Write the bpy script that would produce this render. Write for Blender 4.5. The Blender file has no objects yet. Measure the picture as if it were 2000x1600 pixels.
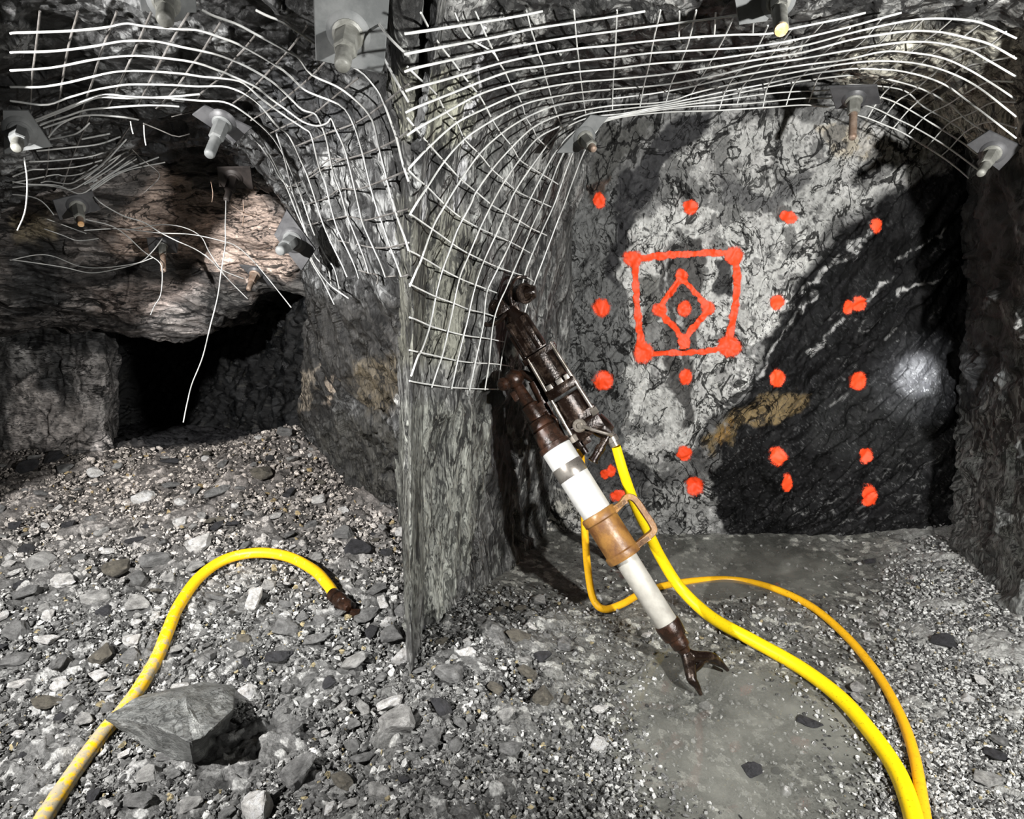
import bpy, bmesh, math, random
import numpy as np
from mathutils import Vector, Matrix
from mathutils.bvhtree import BVHTree

random.seed(7)
RNG = np.random.default_rng(11)
SC = bpy.context.scene
COL = SC.collection

# ------------------------------------------------------------------ camera
F = 1200.0
PITCH = math.radians(13.0)
CS, SN = math.cos(PITCH), math.sin(PITCH)
CAM = np.array([0.0, 0.0, 1.5])
cam_data = bpy.data.cameras.new('camera')
cam = bpy.data.objects.new('camera', cam_data)
COL.objects.link(cam)
cam.location = CAM
cam.rotation_euler = (math.pi / 2 - PITCH, 0, 0)
cam_data.sensor_width = 36.0
cam_data.lens = 36.0 * F / 2000.0
cam_data.clip_start = 0.02
SC.camera = cam


def ray(px, py):
    u = (px - 1000.0) / F
    v = (800.0 - py) / F
    return np.array([u, CS + v * SN, -SN + v * CS])


def at(px, py, Y):
    """point of the place seen in direction (px,py), Y metres in front of the viewer"""
    d = ray(px, py)
    return CAM + d * (Y / d[1])


def atz(px, py, z):
    d = ray(px, py)
    return CAM + d * ((z - CAM[2]) / d[2])


def cdepth(p):
    q = np.asarray(p) - CAM
    return q[1] * CS - q[2] * SN


# ------------------------------------------------------------------ noise
def _h(ix, iy, iz, seed):
    h = (ix.astype(np.uint32) * np.uint32(374761393) + iy.astype(np.uint32) * np.uint32(668265263)
         + iz.astype(np.uint32) * np.uint32(2246822519) + np.uint32((seed * 3266489917) & 0xffffffff))
    h = (h ^ (h >> np.uint32(13))) * np.uint32(1274126177)
    h = (h ^ (h >> np.uint32(16))) * np.uint32(2654435761)
    return h ^ (h >> np.uint32(15))


def perlin(p, seed=0):
    p = p.astype(np.float32)
    i = np.floor(p).astype(np.int64)
    f = p - i
    w = f * f * f * (f * (f * 6 - 15) + 10)
    out = np.zeros(len(p), np.float32)
    for dx in (0, 1):
        for dy in (0, 1):
            for dz in (0, 1):
                h = _h(i[:, 0] + dx, i[:, 1] + dy, i[:, 2] + dz, seed)
                gx = (h & np.uint32(1023)).astype(np.float32) / 511.5 - 1
                gy = ((h >> np.uint32(10)) & np.uint32(1023)).astype(np.float32) / 511.5 - 1
                gz = ((h >> np.uint32(20)) & np.uint32(1023)).astype(np.float32) / 511.5 - 1
                g = gx * (f[:, 0] - dx) + gy * (f[:, 1] - dy) + gz * (f[:, 2] - dz)
                ww = (w[:, 0] if dx else 1 - w[:, 0]) * (w[:, 1] if dy else 1 - w[:, 1]) * (w[:, 2] if dz else 1 - w[:, 2])
                out += g * ww
    return out * 1.4


def fbm(p, octaves=4, seed=0, gain=0.5):
    out = np.zeros(len(p), np.float32)
    a = 1.0
    for o in range(octaves):
        out += a * perlin(p * (2.03 ** o) + o * 17.3, seed + o)
        a *= gain
    return out


def ridged(p, octaves=4, seed=0, gain=0.55):
    out = np.zeros(len(p), np.float32)
    a, s = 1.0, 0.0
    for o in range(octaves):
        out += a * (1 - np.abs(perlin(p * (2.05 ** o) + o * 9.1, seed + o)) * 1.6)
        s += a
        a *= gain
    return out / s


def _plane(bv, bid, seed, tilt, step):
    h2 = _h(bid, bid >> np.uint32(7), bid >> np.uint32(3), seed + 5)
    t = np.stack([(h2 & np.uint32(1023)), ((h2 >> np.uint32(10)) & np.uint32(1023)),
                  ((h2 >> np.uint32(20)) & np.uint32(1023))], 1).astype(np.float32) / 511.5 - 1
    r = (_h(bid, bid >> np.uint32(9), bid >> np.uint32(5), seed + 9) & np.uint32(0xffff)).astype(np.float32) / 65535.0
    return (bv * t).sum(1) * tilt + (r - 0.5) * step, r


def facets(p, seed=0, tilt=0.7, step=0.55, w=0.10):
    """broken-rock relief: cells, each a tilted plane, joined at the cracks. returns relief, random per cell, distance to the crack"""
    p = p.astype(np.float32)
    ip = np.floor(p).astype(np.int64)
    n = len(p)
    best = np.full(n, 1e9, np.float32)
    sec = np.full(n, 1e9, np.float32)
    bv = np.zeros((n, 3), np.float32)
    sv = np.zeros((n, 3), np.float32)
    bid = np.zeros(n, np.uint32)
    sid = np.zeros(n, np.uint32)
    for dx in (-1, 0, 1):
        for dy in (-1, 0, 1):
            for dz in (-1, 0, 1):
                c = ip + np.array([dx, dy, dz])
                h = _h(c[:, 0], c[:, 1], c[:, 2], seed)
                j = np.stack([(h & np.uint32(1023)), ((h >> np.uint32(10)) & np.uint32(1023)),
                              ((h >> np.uint32(20)) & np.uint32(1023))], 1).astype(np.float32) / 1023.0
                v = p - (c + j).astype(np.float32)
                d = (v * v).sum(1)
                m = d < best
                m2 = (~m) & (d < sec)
                sec[m] = best[m]
                sv[m] = bv[m]
                sid[m] = bid[m]
                sec[m2] = d[m2]
                sv[m2] = v[m2]
                sid[m2] = h[m2]
                bv[m] = v[m]
                bid[m] = h[m]
                best[m] = d[m]
    h1, r = _plane(bv, bid, seed, tilt, step)
    h2, _ = _plane(sv, sid, seed, tilt, step)
    e = np.sqrt(sec) - np.sqrt(best)
    return h1 + (h2 - h1) * 0.5 * np.exp(-e / w), r, e


def sstep(a, b, x):
    t = np.clip((x - a) / (b - a), 0, 1)
    return t * t * (3 - 2 * t)


def poly_sd(q, poly):
    """signed distance (negative inside) of 2-D points to a closed outline"""
    poly = np.asarray(poly, np.float32)
    d = np.full(len(q), 1e9, np.float32)
    ins = np.zeros(len(q), bool)
    for i in range(len(poly)):
        a, b = poly[i], poly[(i + 1) % len(poly)]
        e = b - a
        w = q - a
        t = np.clip((w @ e) / (e @ e + 1e-9), 0, 1)
        d = np.minimum(d, ((w - t[:, None] * e) ** 2).sum(1))
        c = ((a[1] <= q[:, 1]) & (b[1] > q[:, 1])) | ((b[1] <= q[:, 1]) & (a[1] > q[:, 1]))
        with np.errstate(divide='ignore', invalid='ignore'):
            xi = a[0] + (q[:, 1] - a[1]) / (b[1] - a[1]) * e[0]
        ins ^= c & (q[:, 0] < xi)
    d = np.sqrt(d)
    return np.where(ins, -d, d)


def line_d(q, pts):
    pts = np.asarray(pts, np.float32)
    d = np.full(len(q), 1e9, np.float32)
    for a, b in zip(pts[:-1], pts[1:]):
        e = b - a
        w = q - a
        t = np.clip((w @ e) / (e @ e + 1e-9), 0, 1)
        d = np.minimum(d, ((w - t[:, None] * e) ** 2).sum(1))
    return np.sqrt(d)


def lerp(c, col, w):
    return c * (1 - w[:, None]) + np.asarray(col, np.float32) * w[:, None]


# ------------------------------------------------------------------ meshes
def mesh_arrays(name, verts, faces, colors=None, smooth=True):
    verts = np.ascontiguousarray(verts, np.float32)
    faces = np.ascontiguousarray(faces, np.int32)
    k = faces.shape[1]
    me = bpy.data.meshes.new(name)
    me.vertices.add(len(verts))
    me.vertices.foreach_set('co', verts.ravel())
    me.loops.add(faces.size)
    me.loops.foreach_set('vertex_index', faces.ravel())
    me.polygons.add(len(faces))
    me.polygons.foreach_set('loop_start', np.arange(0, faces.size, k, dtype=np.int32))
    me.polygons.foreach_set('loop_total', np.full(len(faces), k, np.int32))
    me.polygons.foreach_set('use_smooth', np.full(len(faces), smooth, bool))
    if colors is not None:
        at_ = me.color_attributes.new('Col', 'FLOAT_COLOR', 'POINT')
        c = np.ones((len(verts), 4), np.float32)
        c[:, :3] = np.clip(colors, 0.0, 1.0)
        at_.data.foreach_set('color', c.ravel())
    me.update(calc_edges=True)
    return me


def link(name, me, mat, parent=None, loc=None):
    o = bpy.data.objects.new(name, me)
    COL.objects.link(o)
    if mat is not None:
        me.materials.append(mat)
    if parent is not None:
        o.parent = parent
        o.matrix_parent_inverse = Matrix.Translation(-Vector(parent.location))
    return o


def tag(o, label=None, cat=None, group=None, kind=None):
    if label:
        o['label'] = label
    if cat:
        o['category'] = cat
    if group:
        o['group'] = group
    if kind:
        o['kind'] = kind
    return o


def empty(name, loc, label, cat, group=None):
    o = bpy.data.objects.new(name, None)
    COL.objects.link(o)
    o.location = Vector(loc)
    o.empty_display_size = 0.1
    return tag(o, label, cat, group)


def cr_matrix(n_out, n_ctrl):
    """Catmull-Rom weights, n_out samples over n_ctrl control rows"""
    M = np.zeros((n_out, n_ctrl))
    for k, x in enumerate(np.linspace(0, n_ctrl - 1, n_out)):
        i = min(int(x), n_ctrl - 2)
        t = x - i
        w = [(-t + 2 * t ** 2 - t ** 3) / 2, (2 - 5 * t ** 2 + 3 * t ** 3) / 2,
             (t + 4 * t ** 2 - 3 * t ** 3) / 2, (-t ** 2 + t ** 3) / 2]
        for j, ww in zip((i - 1, i, i + 1, i + 2), w):
            if j < 0:
                M[k, 0] += 2 * ww
                M[k, 1] -= ww
            elif j > n_ctrl - 1:
                M[k, n_ctrl - 1] += 2 * ww
                M[k, n_ctrl - 2] -= ww
            else:
                M[k, j] += ww
    return M


def net_world(net):
    return np.array([[c if len(c) == 4 else at(*c) for c in row] for row in net])[..., :3]


def quads(nu, nv):
    i = np.arange(nu * nv).reshape(nu, nv)
    return np.stack([i[:-1, :-1].ravel(), i[1:, :-1].ravel(), i[1:, 1:].ravel(), i[:-1, 1:].ravel()], 1)


def surf_base(net, nu, nv):
    P = net_world(net)
    Q = np.array([[c[:2] for c in row] for row in net], float)
    A, B = cr_matrix(nu, P.shape[0]), cr_matrix(nv, P.shape[1])
    pts = np.einsum('ur,rck,vc->uvk', A, P, B)
    q = np.einsum('ur,rck,vc->uvk', A, Q, B)
    du = np.gradient(pts, axis=0)
    dv = np.gradient(pts, axis=1)
    n = np.cross(du, dv)
    n /= np.linalg.norm(n, axis=2, keepdims=True) + 1e-12
    flip = ((pts - CAM) * n).sum(2)
    if np.mean(flip > 0) > 0.5:
        n = -n
    return pts.reshape(-1, 3), q.reshape(-1, 2), n.reshape(-1, 3)


def surface(name, net, nu, nv, fn, mat, smooth=True, normal_blend=None):
    p, q, n = surf_base(net, nu, nv)
    d, c = fn(p, q, n)
    v = p + n * d[:, None]
    f = quads(nu, nv)
    me = mesh_arrays(name, v, f, c, smooth)
    o = link(name, me, mat)
    tag(o, kind='structure')
    return o, v.reshape(nu, nv, 3), q.reshape(nu, nv, 2), n.reshape(nu, nv, 3)


def bvh_of(net, nu=80, nv=40):
    p, q, n = surf_base(net, nu, nv)
    return BVHTree.FromPolygons([Vector(x) for x in p], [tuple(int(k) for k in f) for f in quads(nu, nv)])


# ------------------------------------------------------------------ materials
def new_mat(name):
    m = bpy.data.materials.new(name)
    m.use_nodes = True
    nt = m.node_tree
    nt.nodes.clear()
    out = nt.nodes.new('ShaderNodeOutputMaterial')
    b = nt.nodes.new('ShaderNodeBsdfPrincipled')
    nt.links.new(b.outputs[0], out.inputs[0])
    return m, nt, b


def N(nt, t, **kw):
    n = nt.nodes.new(t)
    for k, v in kw.items():
        setattr(n, k, v)
    return n


def noise_node(nt, scale, detail=6, rough=0.6, dist=0.0, vec=None, stretch=None):
    tc = N(nt, 'ShaderNodeTexCoord')
    src = tc.outputs['Object']
    if stretch is not None:
        mp = N(nt, 'ShaderNodeMapping')
        mp.inputs['Scale'].default_value = stretch
        mp.inputs['Rotation'].default_value = vec or (0, 0, 0)
        nt.links.new(src, mp.inputs['Vector'])
        src = mp.outputs[0]
    n = N(nt, 'ShaderNodeTexNoise')
    n.inputs['Scale'].default_value = scale
    n.inputs['Detail'].default_value = detail
    n.inputs['Roughness'].default_value = rough
    n.inputs['Distortion'].default_value = dist
    nt.links.new(src, n.inputs['Vector'])
    return n


def ramp(nt, src, stops):
    r = N(nt, 'ShaderNodeValToRGB')
    els = r.color_ramp.elements
    while len(els) < len(stops):
        els.new(0.5)
    for e, (p, c) in zip(els, stops):
        e.position = p
        e.color = (c, c, c, 1) if not hasattr(c, '__len__') else (*c, 1)
    nt.links.new(src, r.inputs[0])
    return r


def rock_mat(name, wet=0.5, bump=0.5, grain=60.0, stretch=(1, 1, 1), rot=(0, 0, 0), contrast=(0.45, 1.5), rlo=0.28, rhi=0.85, spec=0.5, cracks=(), light_cracks=()):
    m, nt, b = new_mat(name)
    ca = N(nt, 'ShaderNodeVertexColor', layer_name='Col')
    n1 = noise_node(nt, grain, 8, 0.65, 0.6, rot, stretch)
    r1 = ramp(nt, n1.outputs['Fac'], [(0.30, contrast[0]), (0.5, 0.95), (0.70, contrast[1])])
    mul = N(nt, 'ShaderNodeMix', data_type='RGBA', blend_type='MULTIPLY')
    mul.inputs['Factor'].default_value = 1.0
    nt.links.new(ca.outputs['Color'], mul.inputs['A'])
    nt.links.new(r1.outputs['Color'], mul.inputs['B'])
    res = mul.outputs['Result']
    for (sc_, wd, dk) in cracks:
        nc = noise_node(nt, sc_, 5, 0.55, 1.0, rot, stretch)
        sb = N(nt, 'ShaderNodeMath', operation='SUBTRACT')
        nt.links.new(nc.outputs['Fac'], sb.inputs[0])
        sb.inputs[1].default_value = 0.5
        ab = N(nt, 'ShaderNodeMath', operation='ABSOLUTE')
        nt.links.new(sb.outputs[0], ab.inputs[0])
        nl = noise_node(nt, sc_ * 0.45, 3, 0.5)
        rl = ramp(nt, nl.outputs['Fac'], [(0.42, 0.0), (0.62, wd * 1.6)])
        sb2 = N(nt, 'ShaderNodeMath', operation='SUBTRACT')
        nt.links.new(ab.outputs[0], sb2.inputs[0])
        nt.links.new(rl.outputs['Color'], sb2.inputs[1])
        rc_ = ramp(nt, sb2.outputs[0], [(wd * 0.15, dk), (wd * 0.8, 1.0)])
        mm = N(nt, 'ShaderNodeMix', data_type='RGBA', blend_type='MULTIPLY')
        mm.inputs['Factor'].default_value = 1.0
        nt.links.new(res, mm.inputs['A'])
        nt.links.new(rc_.outputs['Color'], mm.inputs['B'])
        res = mm.outputs['Result']
    nt.links.new(res, b.inputs['Base Color'])
    n2 = noise_node(nt, 9, 4, 0.6)
    r2 = ramp(nt, n2.outputs['Fac'], [(0.35, rlo), (0.65, rhi)])
    nt.links.new(r2.outputs['Color'], b.inputs['Roughness'])
    b.inputs['Specular IOR Level'].default_value = spec
    n3 = noise_node(nt, grain * 1.3, 8, 0.7, 0.3, rot, stretch)
    bp = N(nt, 'ShaderNodeBump')
    bp.inputs['Strength'].default_value = bump
    bp.inputs['Distance'].default_value = 0.012
    nt.links.new(n3.outputs['Fac'], bp.inputs['Height'])
    nt.links.new(bp.outputs[0], b.inputs['Normal'])
    return m


def metal_mat(name, col, col2, metallic=0.7, rough=(0.3, 0.6), scale=25.0, bump=0.15, thr=(0.4, 0.62)):
    m, nt, b = new_mat(name)
    n1 = noise_node(nt, scale, 8, 0.65)
    r1 = ramp(nt, n1.outputs['Fac'], [(thr[0], col), (thr[1], col2)])
    nt.links.new(r1.outputs['Color'], b.inputs['Base Color'])
    r2 = ramp(nt, n1.outputs['Fac'], [(0.3, rough[0]), (0.7, rough[1])])
    nt.links.new(r2.outputs['Color'], b.inputs['Roughness'])
    b.inputs['Metallic'].default_value = metallic
    n3 = noise_node(nt, scale * 5, 5, 0.6)
    bp = N(nt, 'ShaderNodeBump')
    bp.inputs['Strength'].default_value = bump
    bp.inputs['Distance'].default_value = 0.004
    nt.links.new(n3.outputs['Fac'], bp.inputs['Height'])
    nt.links.new(bp.outputs[0], b.inputs['Normal'])
    return m


M_FACE = rock_mat('face_rock', bump=0.38, grain=55, stretch=(1, 1, 0.7), rot=(0, 0.6, 0), contrast=(0.6, 1.3), rlo=0.45, rhi=0.9, spec=0.15, cracks=((4.5, 0.010, 0.12), (9, 0.011, 0.2)))
M_SCHIST = rock_mat('schist', bump=0.6, grain=45, stretch=(2.2, 2.2, 0.5), contrast=(0.35, 1.6), rlo=0.25, cracks=((5, 0.018, 0.15), (14, 0.025, 0.3)))
M_LROCK = rock_mat('layered_rock', bump=0.6, grain=45, stretch=(0.7, 1.3, 2.4), rot=(0, 0.15, 0), contrast=(0.45, 1.55), rlo=0.22, cracks=((5, 0.014, 0.15), (13, 0.013, 0.4)))
M_ROOF = rock_mat('roof_rock', bump=0.6, grain=50, contrast=(0.35, 1.5), rlo=0.2, cracks=((7, 0.03, 0.12), (18, 0.03, 0.3)))
M_FLOOR = rock_mat('broken_ground', bump=0.7, grain=110, contrast=(0.35, 1.7), rlo=0.3)
M_STONE = rock_mat('stone', bump=0.8, grain=60, stretch=(1, 1, 2.5), contrast=(0.4, 1.5), rlo=0.3, cracks=((22, 0.02, 0.4),))
M_WIRE = metal_mat('galvanised_wire', (0.50, 0.51, 0.50), (0.66, 0.66, 0.63), 0.05, (0.3, 0.5), 15)
M_LWIRE = metal_mat('dimmed_galvanised_wire', (0.34, 0.345, 0.34), (0.48, 0.48, 0.46), 0.05, (0.35, 0.55), 15)  # galvanised wire, colour darkened to offset the stronger left lamp
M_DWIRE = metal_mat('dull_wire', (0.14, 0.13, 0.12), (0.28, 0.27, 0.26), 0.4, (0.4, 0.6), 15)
M_PLATE = metal_mat('plate_steel', (0.045, 0.045, 0.048), (0.08, 0.08, 0.083), 0.1, (0.4, 0.6), 12)
M_DPLATE = metal_mat('shaded_rusty_plate', (0.020, 0.017, 0.016), (0.045, 0.036, 0.032), 0.1, (0.5, 0.7), 12)  # plate steel darkened to carry the roof's shade, with a rusty tint
M_GPLATE = metal_mat('dusty_plate_steel', (0.10, 0.105, 0.105), (0.155, 0.16, 0.158), 0.05, (0.5, 0.7), 12)
M_NUT = metal_mat('nut_steel', (0.13, 0.13, 0.115), (0.21, 0.21, 0.19), 0.1, (0.4, 0.6), 30)
M_BAR = metal_mat('bar_steel', (0.20, 0.13, 0.09), (0.34, 0.27, 0.22), 0.4, (0.5, 0.7), 30)
M_RUSTEND = metal_mat('rusty_bar_end', (0.55, 0.30, 0.12), (0.75, 0.55, 0.35), 0.1, (0.6, 0.8), 40)
M_ALU = metal_mat('painted_tube', (0.50, 0.50, 0.48), (0.60, 0.60, 0.58), 0.1, (0.25, 0.45), 9, 0.05)
M_ALU2 = metal_mat('worn_tube', (0.33, 0.315, 0.28), (0.44, 0.425, 0.38), 0.1, (0.35, 0.5), 14, 0.05)
M_BAND = metal_mat('bare_steel', (0.20, 0.18, 0.16), (0.32, 0.30, 0.27), 0.7, (0.25, 0.4), 20, 0.05)
M_RUST = metal_mat('brown_rust', (0.016, 0.008, 0.005), (0.060, 0.023, 0.011), 0.1, (0.14, 0.42), 22, 0.4, (0.45, 0.75))
M_ORUST = metal_mat('orange_rust', (0.25, 0.125, 0.032), (0.11, 0.045, 0.014), 0.0, (0.28, 0.55), 16, 0.35)
M_OIL = metal_mat('oily_steel', (0.012, 0.007, 0.005), (0.085, 0.058, 0.042), 0.4, (0.08, 0.30), 26, 0.35, (0.5, 0.78))
M_ROD = metal_mat('worn_rod', (0.28, 0.25, 0.21), (0.42, 0.38, 0.34), 0.75, (0.2, 0.35), 20, 0.05)


def hose_mat(name, yellow, dirt, d0, d1, line=True):
    m, nt, b = new_mat(name)
    n1 = noise_node(nt, 34, 8, 0.7)
    n2 = noise_node(nt, 5, 3, 0.5)
    ca = N(nt, 'ShaderNodeVertexColor', layer_name='Col')
    ad = N(nt, 'ShaderNodeMath', operation='ADD')
    nt.links.new(n1.outputs['Fac'], ad.inputs[0])
    nt.links.new(ca.outputs['Color'], ad.inputs[1])
    r1 = ramp(nt, ad.outputs[0], [(d0, yellow), (d1, dirt)])
    n3 = noise_node(nt, 160, 3, 0.5)
    r3 = ramp(nt, n3.outputs['Fac'], [(0.62, 1.0), (0.72, 0.25)])
    mul = N(nt, 'ShaderNodeMix', data_type='RGBA', blend_type='MULTIPLY')
    mul.inputs['Factor'].default_value = 0.7
    nt.links.new(r1.outputs['Color'], mul.inputs['A'])
    nt.links.new(r3.outputs['Color'], mul.inputs['B'])
    nt.links.new(mul.outputs['Result'], b.inputs['Base Color'])
    b.inputs['Roughness'].default_value = 0.42
    b.inputs['Specular IOR Level'].default_value = 0.35
    return m


M_HOSE_A = hose_mat('bright_yellow_hose', (0.86, 0.60, 0.004), (0.75, 0.5, 0.01), 0.55, 0.8)
M_HOSE_B = hose_mat('deep_yellow_hose', (0.72, 0.38, 0.008), (0.55, 0.28, 0.01), 0.5, 0.8)
M_HOSE_C = hose_mat('dusty_yellow_hose', (0.80, 0.46, 0.006), (0.34, 0.30, 0.21), 0.58, 0.72)

# spray paint: soft, speckled edge
M_PAINT, _nt, _b = new_mat('orange_spray_paint')
_b.inputs['Base Color'].default_value = (1.0, 0.075, 0.012, 1)
_b.inputs['Roughness'].default_value = 0.6
_ca = N(_nt, 'ShaderNodeVertexColor', layer_name='Col')
_n = noise_node(_nt, 150, 5, 0.75)
_ad = N(_nt, 'ShaderNodeMath', operation='ADD')
_nt.links.new(_ca.outputs['Color'], _ad.inputs[0])
_nt.links.new(_n.outputs['Fac'], _ad.inputs[1])
_r = ramp(_nt, _ad.outputs[0], [(0.68, 0.0), (1.22, 1.0)])
_nt.links.new(_r.outputs['Color'], _b.inputs['Alpha'])

# muddy puddle water
M_WATER, _nt, _b = new_mat('muddy_water')
_n = noise_node(_nt, 2.6, 4, 0.55)
_r = ramp(_nt, _n.outputs['Fac'], [(0.35, (0.11, 0.112, 0.10)), (0.65, (0.22, 0.22, 0.195))])
_nt.links.new(_r.outputs['Color'], _b.inputs['Base Color'])
_b.inputs['Roughness'].default_value = 0.04
_b.inputs['IOR'].default_value = 1.33
_ra = ramp(_nt, _n.outputs['Fac'], [(0.35, 0.28), (0.65, 0.72)])
_nt.links.new(_ra.outputs['Color'], _b.inputs['Alpha'])
_n2 = noise_node(_nt, 14, 2, 0.5)
_bp = N(_nt, 'ShaderNodeBump')
_bp.inputs['Strength'].default_value = 0.05
_bp.inputs['Distance'].default_value = 0.01
_nt.links.new(_n2.outputs['Fac'], _bp.inputs['Height'])
_nt.links.new(_bp.outputs[0], _b.inputs['Normal'])


# ------------------------------------------------------------------ ground
def ground_base(x, y):
    x = np.asarray(x, float)
    y = np.asarray(y, float)
    wl = 1 - sstep(-0.55, -0.28, x)
    zl = 0.155 * np.logaddexp(0, (y - 1.85) / 0.12) * 0.12
    zl = zl + 0.17 * np.exp(-((x + 1.42) / 0.42) ** 2 - ((y - 3.75) / 0.5) ** 2)
    zl = zl - 0.30 * np.logaddexp(0, (y - 4.0) / 0.06) * 0.06
    zr = 0.16 * sstep(1.1, 2.0, x - 0.4 * (y - 1.6)) + 0.10 * np.exp(-((x + 0.22) / 0.30) ** 2) * (1 - sstep(2.3, 2.9, y))
    zr = zr - 0.040 * np.exp(-((x - 0.72) / 0.36) ** 2 - ((y - 1.75) / 0.45) ** 2)
    zr = zr - 0.050 * np.exp(-((x - 1.15) / 0.6) ** 2 - ((y - 2.95) / 0.30) ** 2)
    return wl * zl + (1 - wl) * zr


def ground_px(px, py, lift=0.0):
    d = ray(px, py)
    lo, hi = 1.0, 4.3
    prev = None
    for Y in np.arange(1.1, 4.3, 0.02):
        p = CAM + d * (Y / d[1])
        e = p[2] - (float(ground_base(p[0], p[1])) + lift)
        if e <= 0:
            if prev is None:
                return p
            (pp, pe) = prev
            t = pe / (pe - e)
            return pp + (p - pp) * t
        prev = (p, e)
    return p


def build_floor():
    nt_, ny = 1500, 560
    T = np.linspace(-1.55, 1.45, nt_)
    Y = 1.12 * (5.6 / 1.12) ** np.linspace(0, 1, ny)
    TT, YY = np.meshgrid(T, Y, indexing='ij')
    X = (TT * YY).ravel()
    Yf = YY.ravel()
    z0 = ground_base(X, Yf)
    P = np.stack([X, Yf, np.zeros_like(X)], 1)
    wl = 1 - sstep(-0.6, -0.25, X)
    bankl = np.exp(-((X + 0.15) / 0.42) ** 2) * (1 - sstep(2.3, 2.8, Yf)) * (1 - wl)
    bankr = sstep(1.0, 1.4, X - 0.62 * (Yf - 1.6))
    rough = np.clip(wl + bankl + bankr * 0.8, 0.0, 1)
    f1, r1, e1 = facets(P * 11 + 3.1, 3)
    f2, r2, e2 = facets(P * 34 + 1.7, 4)
    n1 = fbm(P * 3.0, 4, 5)
    n2 = fbm(P * 30.0, 3, 8)
    z = z0 + n1 * (0.012 + 0.018 * rough) + f1 * 0.035 * rough + f2 * (0.003 + 0.014 * rough) + n2 * 0.003
    # colour of the ground itself
    g = 0.10 + 0.08 * (r1 - 0.5) + 0.12 * (r2 - 0.5) + 0.04 * n1
    white = (r2 > 0.86).astype(np.float32)
    g = g + white * 0.20 * rough
    c = np.stack([g, g * 1.0, g * 0.97], 1)
    mud = (1 - rough)[:, None]
    gm = (0.135 + 0.03 * n1 + 0.05 * n2 + 0.10 * (r2 - 0.5) + 0.22 * (r2 > 0.86))[:, None] * np.array([1.0, 1.0, 0.9])
    c = c * (1 - mud) + gm * mud
    # pale fines on the right-hand bank, warm tint at the far left
    c = lerp(c, (0.42, 0.42, 0.40), bankr * 0.55 * (1 - wl))
    c = c * (1 + wl[:, None] * sstep(2.2, 3.6, Yf)[:, None] * np.array([0.16, 0.05, 0.0]))
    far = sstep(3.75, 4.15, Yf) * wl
    c = lerp(c, (0.02, 0.02, 0.022), far)  # shade at the back left put into the ground colour
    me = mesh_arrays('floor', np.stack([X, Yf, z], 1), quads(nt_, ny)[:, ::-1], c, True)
    o = link('floor', me, M_FLOOR)
    tag(o, kind='structure')
    return o


build_floor()

# ------------------------------------------------------------------ rock shells
RS = [  # right-hand heading: left side, over the roof, to the right side; (px, py, depth) near, middle, far
    [(808, 1440, 2.10), (900, 1340, 2.32), (1000, 1220, 2.75), (1090, 1140, 3.30)],
    [(808, 1200, 2.14), (910, 1160, 2.45), (985, 1080, 2.85), (1085, 1020, 3.45)],
    [(808, 850, 2.12), (920, 850, 2.50), (1010, 830, 2.90), (1125, 790, 3.50)],
    [(806, 500, 2.02), (930, 490, 2.35), (1040, 470, 2.75), (1145, 450, 3.45)],
    [(778, 110, 1.76), (940, 210, 2.15), (1070, 240, 2.60), (1180, 240, 3.30)],
    [(850, -210, 1.66), (1050, 60, 2.05), (1150, 150, 2.50), (1245, 185, 3.20)],
    [(1350, -90, 1.80), (1390, 60, 2.10), (1420, 140, 2.50), (1440, 175, 3.20)],
    [(1760, -90, 1.80), (1710, 50, 2.10), (1670, 130, 2.50), (1640, 165, 3.15)],
    [(2090, -20, 1.80), (1960, 110, 2.15), (1850, 180, 2.60), (1790, 225, 3.25)],
    [(2180, 300, 1.80), (2010, 300, 2.20), (1930, 310, 2.60), (1890, 350, 3.35)],
    [(2180, 700, 1.85), (2000, 690, 2.35), (1910, 660, 2.80), (1880, 620, 3.40)],
    [(2180, 1050, 1.85), (1990, 1020, 2.30), (1900, 980, 2.75), (1855, 960, 3.30)],
    [(2180, 1560, 1.80), (1990, 1340, 2.20), (1880, 1220, 2.65), (1810, 1150, 3.20)],
]
LS = [  # left-hand heading: left side, over the roof, down the side of the rock pillar
    [(-260, 960, 2.4), (-120, 900, 3.0), (-60, 880, 3.6), (-40, 870, 4.1)],
    [(-280, 450, 1.9), (-120, 460, 2.5), (-40, 470, 3.1), (-20, 490, 3.7)],
    [(-180, 100, 1.65), (-40, 230, 2.1), (20, 330, 2.6), (70, 400, 3.35)],
    [(60, -100, 1.6), (150, 110, 1.95), (210, 240, 2.45), (270, 330, 3.3)],
    [(380, -110, 1.55), (395, 90, 1.9), (415, 220, 2.45), (430, 320, 3.3)],
    [(640, -110, 1.45), (600, 80, 1.85), (560, 260, 2.40), (540, 390, 3.25)],
    [(840, -80, 1.50), (730, 200, 1.90), (640, 370, 2.35), (590, 500, 3.2)],
    [(806, 420, 1.85), (730, 520, 2.20), (660, 590, 2.65), (595, 640, 3.45)],
    [(803, 780, 2.5), (735, 790, 2.80), (670, 790, 3.10), (590, 790, 3.7)],
    [(800, 990, 3.1), (745, 960, 3.20), (690, 920, 3.35), (585, 870, 3.85)],
    [(800, 1080, 3.1), (750, 1050, 3.20), (700, 1010, 3.30), (590, 960, 3.8)],
]
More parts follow.
